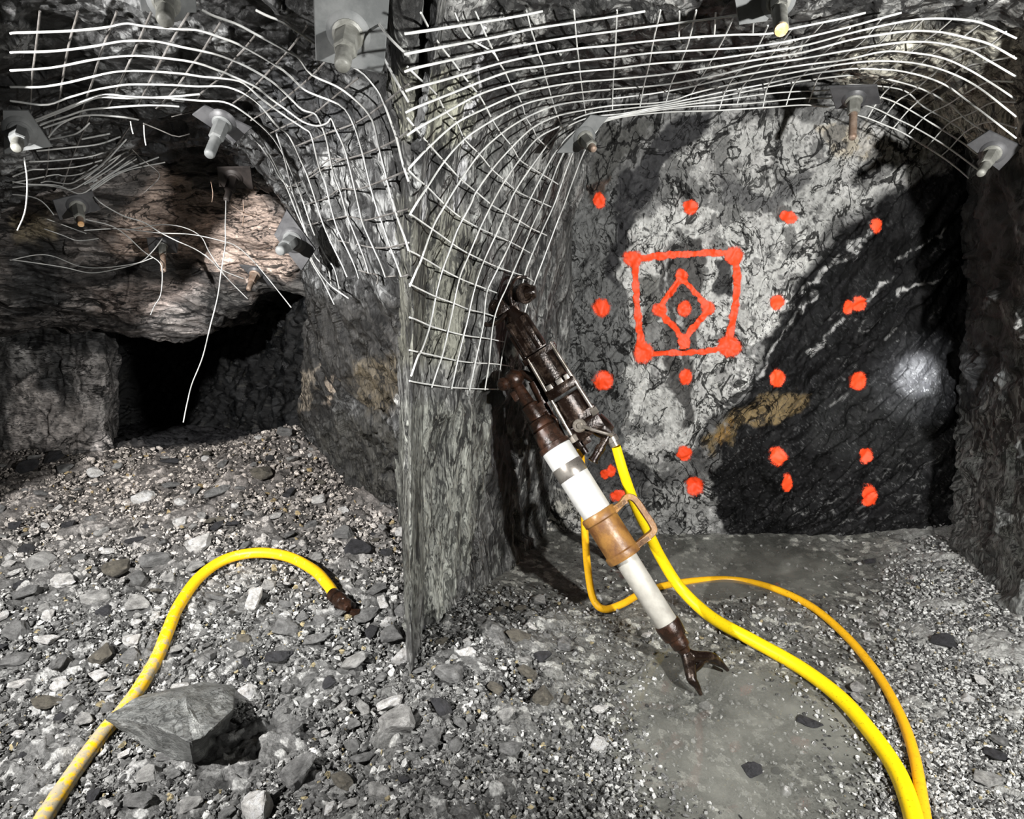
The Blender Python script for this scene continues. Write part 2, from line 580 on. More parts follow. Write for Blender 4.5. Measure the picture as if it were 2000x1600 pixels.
PILLAR = [  # nose of the rock pillar between the two headings
    [(690, -110, 2.2), (758, -100, 1.55), (800, -95, 1.44), (842, -100, 1.55), (900, -100, 2.1)],
    [(715, 60, 2.3), (764, 60, 1.68), (800, 60, 1.56), (838, 60, 1.67), (890, 60, 2.2)],
    [(738, 240, 2.4), (772, 240, 1.84), (800, 240, 1.70), (830, 240, 1.83), (880, 240, 2.3)],
    [(755, 500, 2.6), (780, 500, 2.00), (800, 500, 1.84), (820, 500, 1.94), (866, 500, 2.5)],
    [(768, 800, 3.0), (787, 800, 2.40), (798, 800, 1.96), (814, 800, 2.03), (862, 800, 2.7)],
    [(776, 1040, 3.2), (788, 1020, 2.70), (798, 1060, 1.98), (814, 1060, 2.04), (862, 1060, 2.75)],
    [(778, 1200, 3.0), (788, 1180, 2.50), (798, 1250, 1.98), (814, 1260, 2.04), (862, 1260, 2.70)],
    [(780, 1400, 2.6), (790, 1400, 2.15), (798, 1430, 1.96), (814, 1440, 2.02), (862, 1440, 2.5)],
]


def carry_on(net, out):
    """let the rock run on past the viewer's side of each row: out = (sideways, towards the viewer, up)"""
    res = []
    for row, (ox, oy, oz) in zip(net, out):
        p = at(*row[0]) + np.array([ox, -oy, oz])
        q = p - CAM
        w = cdepth(p)
        u, v = q[0] / w, (q[1] * SN + q[2] * CS) / w
        res.append([(1000 + u * F, 800 - v * F, p[1])] + list(row))
    return res


RS = carry_on(RS, [(0, 0.01, 0)] * 4 + [(0, 0.03, 0.02), (0, 0.25, 0.06), (0, 0.45, 0.08), (0.1, 0.5, 0.08), (0.2, 0.5, 0.08)] + [(0.25, 0.6, 0)] * 4)
LS = carry_on(LS, [(-0.45, 0.6, 0)] * 2 + [(-0.4, 0.5, 0.1), (-0.2, 0.45, 0.12), (0, 0.4, 0.1), (0, 0.25, 0.06), (0, 0.03, 0.02)] + [(0, 0.01, 0)] * 4)


def paint_zones(c, q, zones, p, seed, warp=14.0, wscale=9.0):
    w = np.stack([fbm(p * wscale, 4, seed), fbm(p * wscale + 31.0, 4, seed + 3)], 1) * warp
    qq = (q + w).astype(np.float32)
    for poly, col, soft in zones:
        s = poly_sd(qq, poly)
        c = lerp(c, col, 1 - sstep(-soft, soft, s))
    return c, qq


def grey(g, tint=(1, 1, 1)):
    return g[:, None] * np.asarray(tint, np.float32)


def fn_rs(p, q, n):
    side = 1 - sstep(0.25, 0.75, np.abs(n[:, 2]))          # steep walls
    left = (q[:, 0] < 1250)
    pv = p * np.array([13, 8, 2.2]) + fbm(p * 2.0, 3, 20)[:, None] * 0.8
    f1, r1, e1 = facets(pv, 21)
    f2, r2, e2 = facets(p * np.array([30, 20, 7.0]) + 4, 22)
    f3, r3, e3 = facets(p * np.array([7, 7, 7.0]) + 7, 23)
    f4, r4, e4 = facets(p * np.array([24, 24, 24.0]) + 9, 24)
    n1 = fbm(p * 2.2, 4, 25)
    n2 = fbm(p * 45, 3, 26)
    d = side * (f1 * 0.055 + f2 * 0.016) + (1 - side) * (f3 * 0.05 + f4 * 0.014) + n1 * 0.025 + n2 * 0.002
    rw = sstep(1780, 1860, q[:, 0]) * side
    d = d * (1 - rw) + rw * (f3 * 0.075 + f4 * 0.02 + n1 * 0.03)
    r = side * (0.6 * r1 + 0.4 * r2) + (1 - side) * (0.5 * r3 + 0.5 * r4)
    vein = ridged(p * np.array([9, 9, 2.0]) + fbm(p * 5, 2, 29)[:, None] * 0.4, 3, 27)
    g = side * (0.05 + 0.19 * r ** 1.8) + (1 - side) * (0.012 + 0.36 * r ** 3.0) + 0.02 * n1
    c = grey(g, (1.0, 1.0, 0.96))
    c = lerp(c, (0.36, 0.37, 0.35), sstep(0.80, 0.92, vein) * 0.7 * (q[:, 0] < 1100))
    zones = [
        ([(800, 120), (925, 150), (930, 210), (900, 290), (800, 260)], (0.25, 0.25, 0.20), 10),
        ([(800, 400), (860, 380), (930, 480), (930, 560), (890, 640), (880, 720), (800, 700)], (0.15, 0.15, 0.125), 16),
        ([(800, 780), (960, 790), (970, 860), (940, 960), (920, 1080), (870, 1200), (800, 1240)], (0.19, 0.195, 0.175), 14),
        ([(900, 120), (1000, 110), (1010, 200), (940, 230)], (0.02, 0.02, 0.02), 12),
        ([(960, 740), (1000, 760), (1010, 900), (985, 1000), (950, 960)], (0.025, 0.025, 0.025), 8),  # recess between the slabs, its shade put into the rock colour
        ([(1640, 60), (1990, 60), (1990, 290), (1880, 290), (1790, 200), (1640, 160)], (0.50, 0.48, 0.405), 20),
        ([(1840, 330), (1990, 330), (1990, 720), (1850, 900), (1830, 700)], (0.03, 0.03, 0.029), 20),
        ([(1820, 900), (1960, 720), (2050, 760), (2050, 1250), (1900, 1200), (1790, 1160)], (0.17, 0.175, 0.168), 18),
    ]
    c0 = c.copy()
    c, qq = paint_zones(c, q, zones, p, 28, 16)
    lay = ridged(p * np.array([26, 26, 2.6]) + fbm(p * 4, 3, 62)[:, None] * 0.8, 3, 63)
    c = lerp(c, (0.018, 0.018, 0.017), side * sstep(0.80, 0.92, lay) * 0.75)
    lt = ridged(p * np.array([18, 18, 1.8]) + 5 + fbm(p * 4, 3, 64)[:, None] * 0.7, 3, 65)
    c = c * (1 + 0.8 * side * sstep(0.80, 0.93, lt))[:, None]
    c = c * (0.45 + 1.05 * r[:, None])
    # quartz stringer down the left side
    l = line_d(qq, [(950, 40), (935, 120), (915, 190), (905, 260), (893, 330), (880, 420)])
    c = lerp(c, (0.55, 0.55, 0.56), (1 - sstep(4, 8, l)) * sstep(-0.35, 0.1, fbm(p * 14, 2, 30)))
    return d, c


def fn_pillar(p, q, n):
    d, c = fn_rs(p, q + np.array([60, 0]), n)
    return d * 0.35, c * 0.8


def fn_ls(p, q, n):
    f3, r3, e3 = facets(p * np.array([7, 7, 7.0]) + 7, 33)
    f4, r4, e4 = facets(p * np.array([22, 22, 22.0]) + 9, 34)
    n1 = fbm(p * 2.2, 4, 35)
    n2 = fbm(p * 45, 3, 36)
    f5, r5, e5 = facets(p * np.array([14, 14, 5.0]) + 2, 37)
    side = sstep(560, 660, q[:, 0]) * sstep(300, 450, q[:, 1])
    d = (1 - side) * f3 * 0.05 + side * f5 * 0.05 + f4 * 0.016 + n1 * 0.03 + n2 * 0.0025
    r = 0.5 * ((1 - side) * r3 + side * r5) + 0.5 * r4
    g = 0.02 + 0.22 * r ** 2.6 + 0.02 * n1
    c = grey(g, (0.98, 1.0, 1.0))
    zones = [
        ([(560, 560), (800, 590), (800, 730), (700, 760), (560, 900)], (0.025, 0.024, 0.022), 25),  # shade under the overhang painted into the wall colour
        ([(690, 700), (790, 690), (785, 790), (720, 820), (700, 760)], (0.075, 0.062, 0.042), 14),
        ([(590, 730), (620, 720), (610, 800), (590, 810)], (0.22, 0.19, 0.15), 6),
        ([(650, 735), (672, 730), (640, 790), (632, 780)], (0.34, 0.28, 0.22), 5),
        ([(620, 830), (700, 800), (790, 840), (800, 990), (700, 980), (620, 880)], (0.042, 0.041, 0.036), 20),  # lower pillar wall, rock colour darkened in place of shade
        ([(784, 720), (800, 700), (800, 830), (786, 810)], (0.5, 0.5, 0.48), 4),
        ([(470, 120), (600, 130), (720, 230), (640, 330), (520, 260)], (0.05, 0.052, 0.055), 30),
        ([(230, 230), (420, 190), (480, 330), (300, 340)], (0.02, 0.021, 0.024), 25),
    ]
    c, qq = paint_zones(c, q, zones, p, 38, 16)
    c = c * (0.4 + 1.1 * r[:, None])
    gl = side * 0 + sstep(560, 620, q[:, 0]) * (1 - sstep(470, 560, q[:, 1])) * sstep(220, 300, q[:, 1])
    c = lerp(c, (0.34, 0.345, 0.34), gl * sstep(0.0, 0.25, fbm(p * np.array([9, 9, 5.0]), 4, 39)) * 0.8)  # wet glints painted as pale blotches in the rock colour
    return d, c


def shell(net, per, nv, fn, parts):
    """one continuous rock skin, cut into wall / roof / wall"""
    nu = (len(net) - 1) * per + 1
    p, q, n = surf_base(net, nu, nv)
    d, c = fn(p, q, n)
    v = (p + n * d[:, None]).reshape(nu, nv, 3)
    c = c.reshape(nu, nv, 3)
    for name, r0, r1, mat in parts:
        a, b = r0 * per, r1 * per + 1
        me = mesh_arrays(name, v[a:b].reshape(-1, 3), quads(b - a, nv), c[a:b].reshape(-1, 3), True)
        tag(link(name, me, mat), kind='structure')


shell(RS, 125, 410, fn_rs, [('wall_middle', 0, 4, M_SCHIST), ('ceiling_right', 4, 8, M_ROOF), ('wall_right', 8, 12, M_SCHIST)])
shell(LS, 115, 410, fn_ls, [('wall_left', 0, 2, M_LROCK), ('ceiling_left', 2, 6, M_ROOF), ('wall_pillar', 6, 10, M_SCHIST)])
surface('wall_pillar_nose', PILLAR, 500, 90, fn_pillar, M_SCHIST)
BV_R = [bvh_of(RS, 160, 40), bvh_of(PILLAR, 80, 30)]
BV_L = [bvh_of(LS, 160, 40), bvh_of(PILLAR, 80, 30)]


def rock_depth(px, py, bvhs):
    d = Vector(ray(px, py)).normalized()
    ys = [h[0].y for h in (b.ray_cast(Vector(CAM), d) for b in bvhs) if h[0] is not None]
    return min(ys) if ys else None

# ------------------------------------------------------------------ the marked face of the right-hand heading
FX = [990, 1110, 1240, 1400, 1560, 1720, 1840, 1930]
FACE = []
for py, Ys in [(120, [3.2, 3.12, 3.08, 3.05, 3.02, 3.02, 3.05, 3.1]),
               (300, [3.3, 3.20, 3.14, 3.12, 3.10, 3.10, 3.12, 3.2]),
               (500, [3.36, 3.26, 3.20, 3.17, 3.18, 3.18, 3.20, 3.3]),
               (700, [3.40, 3.30, 3.24, 3.22, 3.22, 3.20, 3.20, 3.3]),
               (900, [3.42, 3.32, 3.28, 3.27, 3.25, 3.20, 3.15, 3.2]),
               (1040, [3.40, 3.32, 3.32, 3.33, 3.30, 3.22, 3.12, 3.1]),
               (1160, [3.36, 3.30, 3.32, 3.35, 3.32, 3.22, 3.10, 3.0])]:
    FACE.append([(x, py, y) for x, y in zip(FX, Ys)])


def fn_face(p, q, n):
    # foliation dips to the right
    ca_, sa_ = math.cos(0.9), math.sin(0.9)
    a = p[:, 0] * ca_ + p[:, 2] * sa_      # along the foliation
    b = -p[:, 0] * sa_ + p[:, 2] * ca_     # across it
    P2 = np.stack([a * 3.0, b * 16.0, p[:, 1] * 8], 1)
    f1, r1, e1 = facets(P2 + fbm(p * 3, 3, 41)[:, None] * 0.7, 42)
    f2, r2, e2 = facets(p * np.array([16, 16, 13.0]) + 5, 43)
    f3, r3, e3 = facets(p * np.array([38, 38, 34.0]) + 5, 48)
    n1 = fbm(p * 2.4, 4, 44)
    n2 = fbm(p * 50, 3, 45)
    dark = 1 - sstep(-40, 40, poly_sd(q.astype(np.float32), [(1540, 580), (1620, 470), (1730, 390), (1890, 310), (1960, 300), (1960, 1120), (1400, 1040), (1390, 900), (1470, 740)]))
    d = f1 * (0.012 + 0.024 * dark) + f2 * (0.016 - 0.009 * dark) + f3 * 0.005 + n1 * 0.03 + n2 * 0.002
    base = 0.15 + 0.10 * (r2 - 0.5) + 0.04 * n1
    c = grey(base, (1, 1, 0.98))
    L = (0.52, 0.52, 0.50)
    zones = [
        ([(1040, 340), (1210, 330), (1215, 520), (1240, 640), (1225, 760), (1225, 940), (1100, 940), (1040, 800)], (0.13, 0.132, 0.13), 14),
        ([(1215, 520), (1240, 450), (1330, 385), (1480, 410), (1610, 430), (1580, 520), (1540, 600), (1500, 650), (1480, 690),
          (1440, 760), (1380, 830), (1330, 900), (1290, 930), (1225, 930), (1220, 740), (1240, 620)], L, 12),
        ([(1290, 300), (1430, 235), (1650, 230), (1850, 280), (1770, 350), (1690, 400), (1600, 450), (1480, 420), (1380, 370), (1300, 390)], (0.40, 0.40, 0.385), 16),
        ([(1600, 240), (1700, 240), (1740, 300), (1640, 320)], (0.40, 0.36, 0.29), 14),
        ([(1330, 225), (1400, 230), (1300, 320), (1260, 420), (1225, 470), (1215, 560), (1190, 520), (1205, 400), (1250, 290)], (0.035, 0.035, 0.037), 10),
        ([(1170, 240), (1290, 230), (1230, 300), (1190, 380), (1150, 380)], (0.085, 0.085, 0.08), 12),
        ([(1150, 360), (1200, 350), (1190, 380), (1160, 390)], (0.07, 0.05, 0.04), 8),
        ([(1310, 470), (1378, 470), (1372, 560), (1362, 660), (1352, 760), (1345, 830), (1318, 830), (1300, 720), (1296, 560)], (0.085, 0.083, 0.08), 8),
        ([(1395, 500), (1425, 500), (1428, 570), (1405, 580)], (0.06, 0.06, 0.06), 6),
        ([(1250, 540), (1300, 540), (1290, 620), (1250, 640)], (0.16, 0.16, 0.15), 10),
        ([(1200, 860), (1290, 930), (1240, 960), (1140, 960), (1150, 880)], (0.06, 0.06, 0.06), 10),
        ([(1390, 330), (1440, 360), (1500, 380), (1540, 350), (1600, 330), (1560, 400), (1480, 415), (1420, 400)], (0.12, 0.12, 0.12), 10),
        # the black schist
        ([(1500, 650), (1545, 600), (1600, 500), (1680, 430), (1770, 370), (1900, 300), (1980, 290), (1980, 1140), (1600, 1080), (1400, 1040),
          (1390, 930), (1430, 800), (1480, 710)], (0.006, 0.006, 0.0063), 10),
        ([(1590, 770), (1700, 740), (1840, 760), (1840, 900), (1700, 900), (1590, 870)], (0.013, 0.0133, 0.0133), 30),
        ([(1280, 960), (1390, 930), (1400, 1030), (1300, 1070), (1260, 1040)], (0.30, 0.30, 0.29), 10),
        ([(1040, 980), (1090, 950), (1140, 990), (1130, 1040), (1020, 1040)], (0.40, 0.39, 0.35), 8),
        # rusty seam
        ([(1370, 870), (1420, 810), (1490, 770), (1590, 765), (1560, 800), (1470, 830), (1410, 860), (1385, 890)], (0.15, 0.11, 0.055), 9),
        ([(1395, 850), (1430, 815), (1440, 830), (1410, 870)], (0.24, 0.145, 0.05), 5),
    ]
    zones = [(z_[0], z_[1], z_[2] * 0.55) for z_ in zones]
    c, qq = paint_zones(c, q, zones, p, 46, 20, 7)
    # swirling dark seams through the pale rock and pale stringers through the dark one
    lum = c.mean(1)
    pale = sstep(0.12, 0.3, lum)
    mott = fbm(p * 5.5 + 3, 6, 53, 0.6)
    c = lerp(c, (0.115, 0.115, 0.112), sstep(0.16, 0.26, mott) * 0.8 * pale)
    c = lerp(c, (0.50, 0.495, 0.48), sstep(0.22, 0.34, fbm(p * 6 + 8, 6, 52, 0.6)) * 0.6 * pale)
    P3 = np.stack([a * 5, b * 9, p[:, 1] * 5], 1) + fbm(p * 5, 4, 51)[:, None] * 1.5
    rr = ridged(P3, 3, 47)
    c = lerp(c, (0.03, 0.03, 0.031), sstep(0.83, 0.91, rr) * 0.85 * pale)
    rq = ridged(np.stack([a * 13, b * 24, p[:, 1] * 13], 1) + fbm(p * 11, 3, 57)[:, None] * 1.5, 3, 58)
    c = lerp(c, (0.04, 0.04, 0.04), sstep(0.82, 0.92, rq) * 0.7)
    st = ridged(np.stack([a * 2.2, b * 17, p[:, 1] * 4], 1) + fbm(p * 4, 3, 54)[:, None] * 0.6, 3, 55)
    mid = 1 - pale
    c = lerp(c, (0.22, 0.22, 0.215), sstep(0.87, 0.94, st) * 0.65 * mid * sstep(-0.2, 0.3, fbm(p * 3, 2, 59)))
    bl = ridged(np.stack([a * 3, b * 22, p[:, 1] * 6], 1) + fbm(p * 5, 3, 60)[:, None] * 0.5, 3, 61)
    c = lerp(c, (0.010, 0.010, 0.011), sstep(0.78, 0.9, bl) * 0.7 * mid)
    pk = ridged(p * 17 + fbm(p * 12, 2, 49)[:, None] * 2.0, 2, 50)
    c = lerp(c, (0.15, 0.15, 0.15), sstep(0.90, 0.97, pk) * 0.45 * mid * sstep(700, 780, q[:, 1]))
    for ln, w in [([(1480, 730), (1530, 650), (1590, 560), (1650, 490), (1700, 440)], 5),
                  ([(1650, 600), (1690, 580), (1740, 520), (1800, 480), (1850, 440)], 3),
                  ([(1740, 590), (1760, 560), (1850, 530), (1890, 500)], 3),
                  ([(1580, 700), (1620, 660), (1650, 620)], 3),
                  ([(1318, 470), (1314, 540), (1310, 600), (1330, 645), (1335, 700)], 4),
                  ([(1352, 840), (1362, 760), (1372, 700), (1366, 640)], 5),
                  ([(1690, 440), (1670, 480), (1640, 520)], 5)]:
        l = line_d(qq, ln)
        c = lerp(c, (0.42, 0.42, 0.41), (1 - sstep(w * 0.5, w * 1.3, l)) * sstep(-0.4, 0.2, fbm(p * 18, 2, 56)) * 0.85)
    c = c * (0.80 + 0.24 * r2[:, None] + 0.18 * r3[:, None])
    return d, c


NU, NV = 560, 560
face, FV, FQ, FN = surface('wall_back', FACE, NU, NV, fn_face, M_FACE)


_pp = FV.reshape(-1, 3)
SPRAY = np.stack([fbm(_pp * 22, 3, 95), fbm(_pp * 22 + 40, 3, 96)], 1) * 3.2


def paint_patch(name, dens_fn, label):
    """a coat of spray paint lying on the rock: cut from the face where the spray reached"""
    q = (FQ.reshape(-1, 2) + SPRAY).astype(np.float32)
    dens = dens_fn(q) * (0.98 + 0.38 * SPRAY[:, 0] / 3.2)
    keep_v = dens > 0.12
    fq = quads(NU, NV)
    fq = fq[keep_v[fq].any(1)]
    if len(fq) == 0:
        return None
    used, inv = np.unique(fq, return_inverse=True)
    v = FV.reshape(-1, 3)[used] + FN.reshape(-1, 3)[used] * 0.0035
    dd = dens[used][:, None].repeat(3, 1)
    me = mesh_arrays(name, v, inv.reshape(-1, 4), dd, True)
    o = link(name, me, M_PAINT, face)
    if label:
        o['label'] = label
    return o


def dot(x, y, rx, ry=None):
    ry = ry or rx

    def f(q):
        d = np.sqrt(((q[:, 0] - x) / rx) ** 2 + ((q[:, 1] - y) / ry) ** 2)
        return 1.0 - sstep(0.35, 1.75, d)
    return f


def fmax(*fs):
    return lambda q: np.max([f(q) for f in fs], axis=0)


def stroke(pts, w):
    return lambda q: 1.0 - sstep(0.12 * w, 1.5 * w, line_d(q, pts))


DOTS = [(1171, 392, 9, 13), (1347, 405, 11, 12), (1542, 424, 12, 9), (1708, 441, 9, 12), (1174, 601, 14, 15), (1517, 590, 11, 12),
        (1178, 743, 16, 15), (1338, 735, 11, 12), (1513, 737, 13, 13), (1677, 745, 14, 14), (1338, 886, 12, 12), (1518, 891, 13, 14),
        (1690, 890, 11, 12), (1357, 950, 14, 13), (1536, 944, 9, 14), (1697, 967, 12, 17), (1213, 970, 17, 9), (1336, 602, 11, 12)]
for dt in DOTS:
    paint_patch('paint_dot', dot(*dt), None)
paint_patch('paint_dot', fmax(dot(1657, 600, 8, 12), dot(1679, 594, 11, 12)), None)
paint_patch('paint_dot', fmax(dot(1181, 926, 6, 8), dot(1194, 920, 7, 10)), None)
paint_patch('paint_square', fmax(
    stroke([(1240, 506), (1290, 499), (1340, 496), (1435, 492)], 6.5), stroke([(1435, 492), (1440, 540), (1437, 590), (1428, 640), (1424, 672)], 7),
    stroke([(1424, 680), (1380, 686), (1320, 689), (1256, 690)], 5.5), stroke([(1256, 690), (1248, 640), (1243, 580), (1240, 506)], 6.5),
    dot(1236, 505, 15, 13), dot(1432, 500, 14, 15), dot(1257, 688, 15, 17), dot(1424, 676, 18, 16)), 'orange square sprayed round the diamond')
paint_patch('paint_diamond', fmax(
    stroke([(1331, 540), (1352, 566), (1384, 601)], 6), stroke([(1384, 601), (1362, 632), (1337, 665)], 6),
    stroke([(1337, 665), (1312, 636), (1284, 604)], 6), stroke([(1284, 604), (1310, 570), (1331, 540)], 6),
    dot(1331, 540, 10, 11), dot(1382, 602, 11, 12), dot(1336, 668, 10, 13), dot(1287, 604, 12, 11)), 'orange diamond sprayed inside the square')

# ------------------------------------------------------------------ end of the left-hand heading
LBX = [-120, 40, 150, 260, 360, 440, 520, 600, 680]
LB1 = []
for pys, Y in [([400, 390, 340, 270, 250, 250, 290, 360, 440], 3.20),
               ([460, 450, 430, 390, 370, 370, 410, 470, 520], 3.34),
               ([520, 512, 500, 475, 455, 450, 480, 520, 560], 3.50),
               ([590, 582, 570, 560, 540, 515, 525, 550, 590], 3.62),
               ([655, 650, 640, 652, 664, 610, 562, 575, 620], 3.74)]:
    LB1.append([(x, y, Y) for x, y in zip(LBX, pys)])
_r = []
for (x, y, Y) in LB1[-1]:
    w = at(x, y, Y) + np.array([0, 0.28, 0.02])
    _r.append((w[0], w[1], w[2], 0))
_r2 = [(a_ + 0, b_ + 0.9, c_ + 0.02, 0) for (a_, b_, c_, _) in _r]


def fn_brow(p, q, n):
    P2 = p * np.array([2.2, 4.0, 15.0])
    P2[:, 2] += p[:, 0] * 1.6 + fbm(p * 2.5, 3, 61) * 1.2
    f1, r1, e1 = facets(P2, 62)
    f2, r2, e2 = facets(p * np.array([9, 14, 30.0]) + 3, 63)
    n1 = fbm(p * 2.5, 4, 64)
    n2 = fbm(p * 40, 3, 65)
    d = f1 * 0.05 + f2 * 0.016 + n1 * 0.05 + n2 * 0.002
    r = 0.5 * r1 + 0.5 * r2
    g = 0.03 + 0.24 * r ** 2.2
    c = grey(g, (1.08, 0.98, 0.92))
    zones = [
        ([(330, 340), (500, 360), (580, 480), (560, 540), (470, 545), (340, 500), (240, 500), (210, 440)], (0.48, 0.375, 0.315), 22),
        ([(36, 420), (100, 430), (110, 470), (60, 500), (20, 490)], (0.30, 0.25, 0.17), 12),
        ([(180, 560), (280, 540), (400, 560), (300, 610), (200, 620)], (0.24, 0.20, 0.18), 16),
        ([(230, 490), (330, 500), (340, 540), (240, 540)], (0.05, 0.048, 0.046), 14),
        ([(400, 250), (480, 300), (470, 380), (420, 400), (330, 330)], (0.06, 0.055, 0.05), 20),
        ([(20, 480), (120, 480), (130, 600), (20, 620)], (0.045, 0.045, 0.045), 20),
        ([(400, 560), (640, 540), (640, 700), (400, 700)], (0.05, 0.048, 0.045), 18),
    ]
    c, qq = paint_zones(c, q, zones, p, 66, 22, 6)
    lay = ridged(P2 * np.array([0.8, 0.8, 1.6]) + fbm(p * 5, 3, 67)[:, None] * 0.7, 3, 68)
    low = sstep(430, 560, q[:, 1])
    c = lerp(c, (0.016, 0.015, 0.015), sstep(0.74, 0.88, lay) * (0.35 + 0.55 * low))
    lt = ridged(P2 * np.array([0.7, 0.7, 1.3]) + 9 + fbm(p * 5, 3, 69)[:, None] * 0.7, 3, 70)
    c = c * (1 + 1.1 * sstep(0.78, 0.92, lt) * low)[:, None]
    return d, c * (0.45 + 1.05 * r[:, None])


# brow rows are points in pixels; the soffit rows are plain points
_brow_net = [[(*at(*c), 0) for c in row] for row in LB1] + [_r, _r2]


def surface_world(name, wnet, qnet, nu, nv, fn, mat):
    P = np.array([[c[:3] for c in row] for row in wnet])
    Q = np.array(qnet, float)
    A, B = cr_matrix(nu, P.shape[0]), cr_matrix(nv, P.shape[1])
    pts = np.einsum('ur,rck,vc->uvk', A, P, B)
    q = np.einsum('ur,rck,vc->uvk', A, Q, B)
    n = np.cross(np.gradient(pts, axis=0), np.gradient(pts, axis=1))
    n /= np.linalg.norm(n, axis=2, keepdims=True) + 1e-12
    if np.mean(((pts - CAM) * n).sum(2) > 0) > 0.5:
        n = -n
    p, q, n = pts.reshape(-1, 3), q.reshape(-1, 2), n.reshape(-1, 3)
    d, c = fn(p, q, n)
    o = link(name, mesh_arrays(name, p + n * d[:, None], quads(nu, nv), c, True), mat)
    tag(o, kind='structure')
    return o


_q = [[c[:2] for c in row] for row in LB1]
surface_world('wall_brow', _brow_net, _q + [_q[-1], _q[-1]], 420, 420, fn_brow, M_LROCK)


def fn_block(p, q, n):
    f1, r1, e1 = facets(p * np.array([6, 6, 5.0]), 71)
    f2, r2, e2 = facets(p * np.array([24, 20, 16.0]) + 3, 72)
    n1 = fbm(p * 2.5, 4, 73)
    d = f1 * 0.04 + f2 * 0.010 + n1 * 0.04
    c = grey(0.05 + 0.14 * r2, (1.03, 1.0, 0.97))
    zones = [
        ([(30, 745), (70, 740), (130, 790), (220, 800), (215, 880), (30, 880)], (0.60, 0.55, 0.52), 14),
        ([(140, 690), (215, 690), (225, 860), (180, 860), (150, 760)], (0.42, 0.395, 0.38), 16),
        ([(30, 670), (70, 680), (60, 730), (30, 720)], (0.30, 0.29, 0.28), 10),
        ([(30, 640), (230, 640), (220, 690), (30, 672)], (0.04, 0.04, 0.04), 12),
        ([(95, 690), (130, 700), (120, 790), (80, 760)], (0.08, 0.08, 0.08), 12),
    ]
    c, qq = paint_zones(c, q, zones, p, 74, 18)
    rr = ridged(p * np.array([9, 9, 6.0]) + fbm(p * 6, 3, 75)[:, None], 3, 76)
    c = lerp(c, (0.05, 0.05, 0.05), sstep(0.78, 0.9, rr) * 0.8)
    c = lerp(c, (0.08, 0.078, 0.075), sstep(0.2, 0.5, fbm(p * 11, 4, 77)) * 0.6)
    return d, c * (0.6 + 0.8 * r2[:, None])


BLOCK = []
for py, Ys in [(610, [4.1, 4.05, 4.02, 4.0, 4.02, 4.3, 4.9]), (690, [4.05, 4.0, 3.96, 3.93, 3.97, 4.25, 4.9]),
               (780, [4.0, 3.96, 3.92, 3.9, 3.95, 4.2, 4.9]), (860, [3.96, 3.92, 3.9, 3.88, 3.93, 4.2, 4.9]), (960, [3.9, 3.88, 3.86, 3.85, 3.9, 4.2, 4.9])]:
    BLOCK.append([(x, py, y) for x, y in zip([-140, -20, 80, 170, 212, 224, 226], Ys)])
surface('wall_left_block', BLOCK, 260, 260, fn_block, M_LROCK)


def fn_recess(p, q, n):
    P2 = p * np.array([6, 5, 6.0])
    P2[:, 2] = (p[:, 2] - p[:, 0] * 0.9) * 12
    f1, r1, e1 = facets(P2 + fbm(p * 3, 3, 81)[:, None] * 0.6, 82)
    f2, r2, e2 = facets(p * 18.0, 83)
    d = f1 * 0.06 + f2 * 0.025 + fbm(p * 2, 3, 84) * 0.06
    c = grey(0.003 + 0.008 * r1 * r2, (0.9, 1.0, 1.1))  # near-black rock colour stands in for the darkness of the hole
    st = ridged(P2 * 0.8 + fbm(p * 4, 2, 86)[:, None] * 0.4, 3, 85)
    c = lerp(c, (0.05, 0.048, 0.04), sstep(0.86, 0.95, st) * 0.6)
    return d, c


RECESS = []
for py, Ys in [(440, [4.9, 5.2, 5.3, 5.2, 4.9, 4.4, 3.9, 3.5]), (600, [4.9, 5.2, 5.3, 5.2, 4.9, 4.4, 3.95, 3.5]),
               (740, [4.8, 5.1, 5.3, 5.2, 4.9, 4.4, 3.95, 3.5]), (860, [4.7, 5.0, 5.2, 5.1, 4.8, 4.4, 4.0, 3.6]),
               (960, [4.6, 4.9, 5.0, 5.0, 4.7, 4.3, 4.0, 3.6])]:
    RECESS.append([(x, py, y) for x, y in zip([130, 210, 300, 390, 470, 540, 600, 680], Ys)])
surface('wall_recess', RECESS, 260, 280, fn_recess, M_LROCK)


# ------------------------------------------------------------------ mesh building kit for made things
def smooth_line(pts, step=0.012):
    pts = np.asarray(pts, float)
    if len(pts) == 2:
        return pts
    n = max(8, int(np.linalg.norm(np.diff(pts, axis=0), axis=1).sum() / step))
    return cr_matrix(n, len(pts)) @ pts


def tube_arrays(pts, r, seg=8, cap=True):
    pts = np.asarray(pts, float)
    n = len(pts)
    r = np.full(n, r) if np.isscalar(r) else np.asarray(r, float)
    t = np.gradient(pts, axis=0)
    t /= np.linalg.norm(t, axis=1, keepdims=True) + 1e-12
    u = np.cross(t[0], [0.3, 0.2, 0.93])
    u /= np.linalg.norm(u)
    U = []
    for i in range(n):
        u = u - t[i] * (u @ t[i])
        u /= np.linalg.norm(u)
        U.append(u)
    U = np.array(U)
    V = np.cross(t, U)
    a = np.linspace(0, 2 * math.pi, seg, endpoint=False)
    ring = U[:, None] * np.cos(a)[None, :, None] + V[:, None] * np.sin(a)[None, :, None]
    v = (pts[:, None] + ring * r[:, None, None]).reshape(-1, 3)
    f = []
    for i in range(n - 1):
        for k in range(seg):
            k2 = (k + 1) % seg
            f.append((i * seg + k, i * seg + k2, (i + 1) * seg + k2, (i + 1) * seg + k))
    return v, f


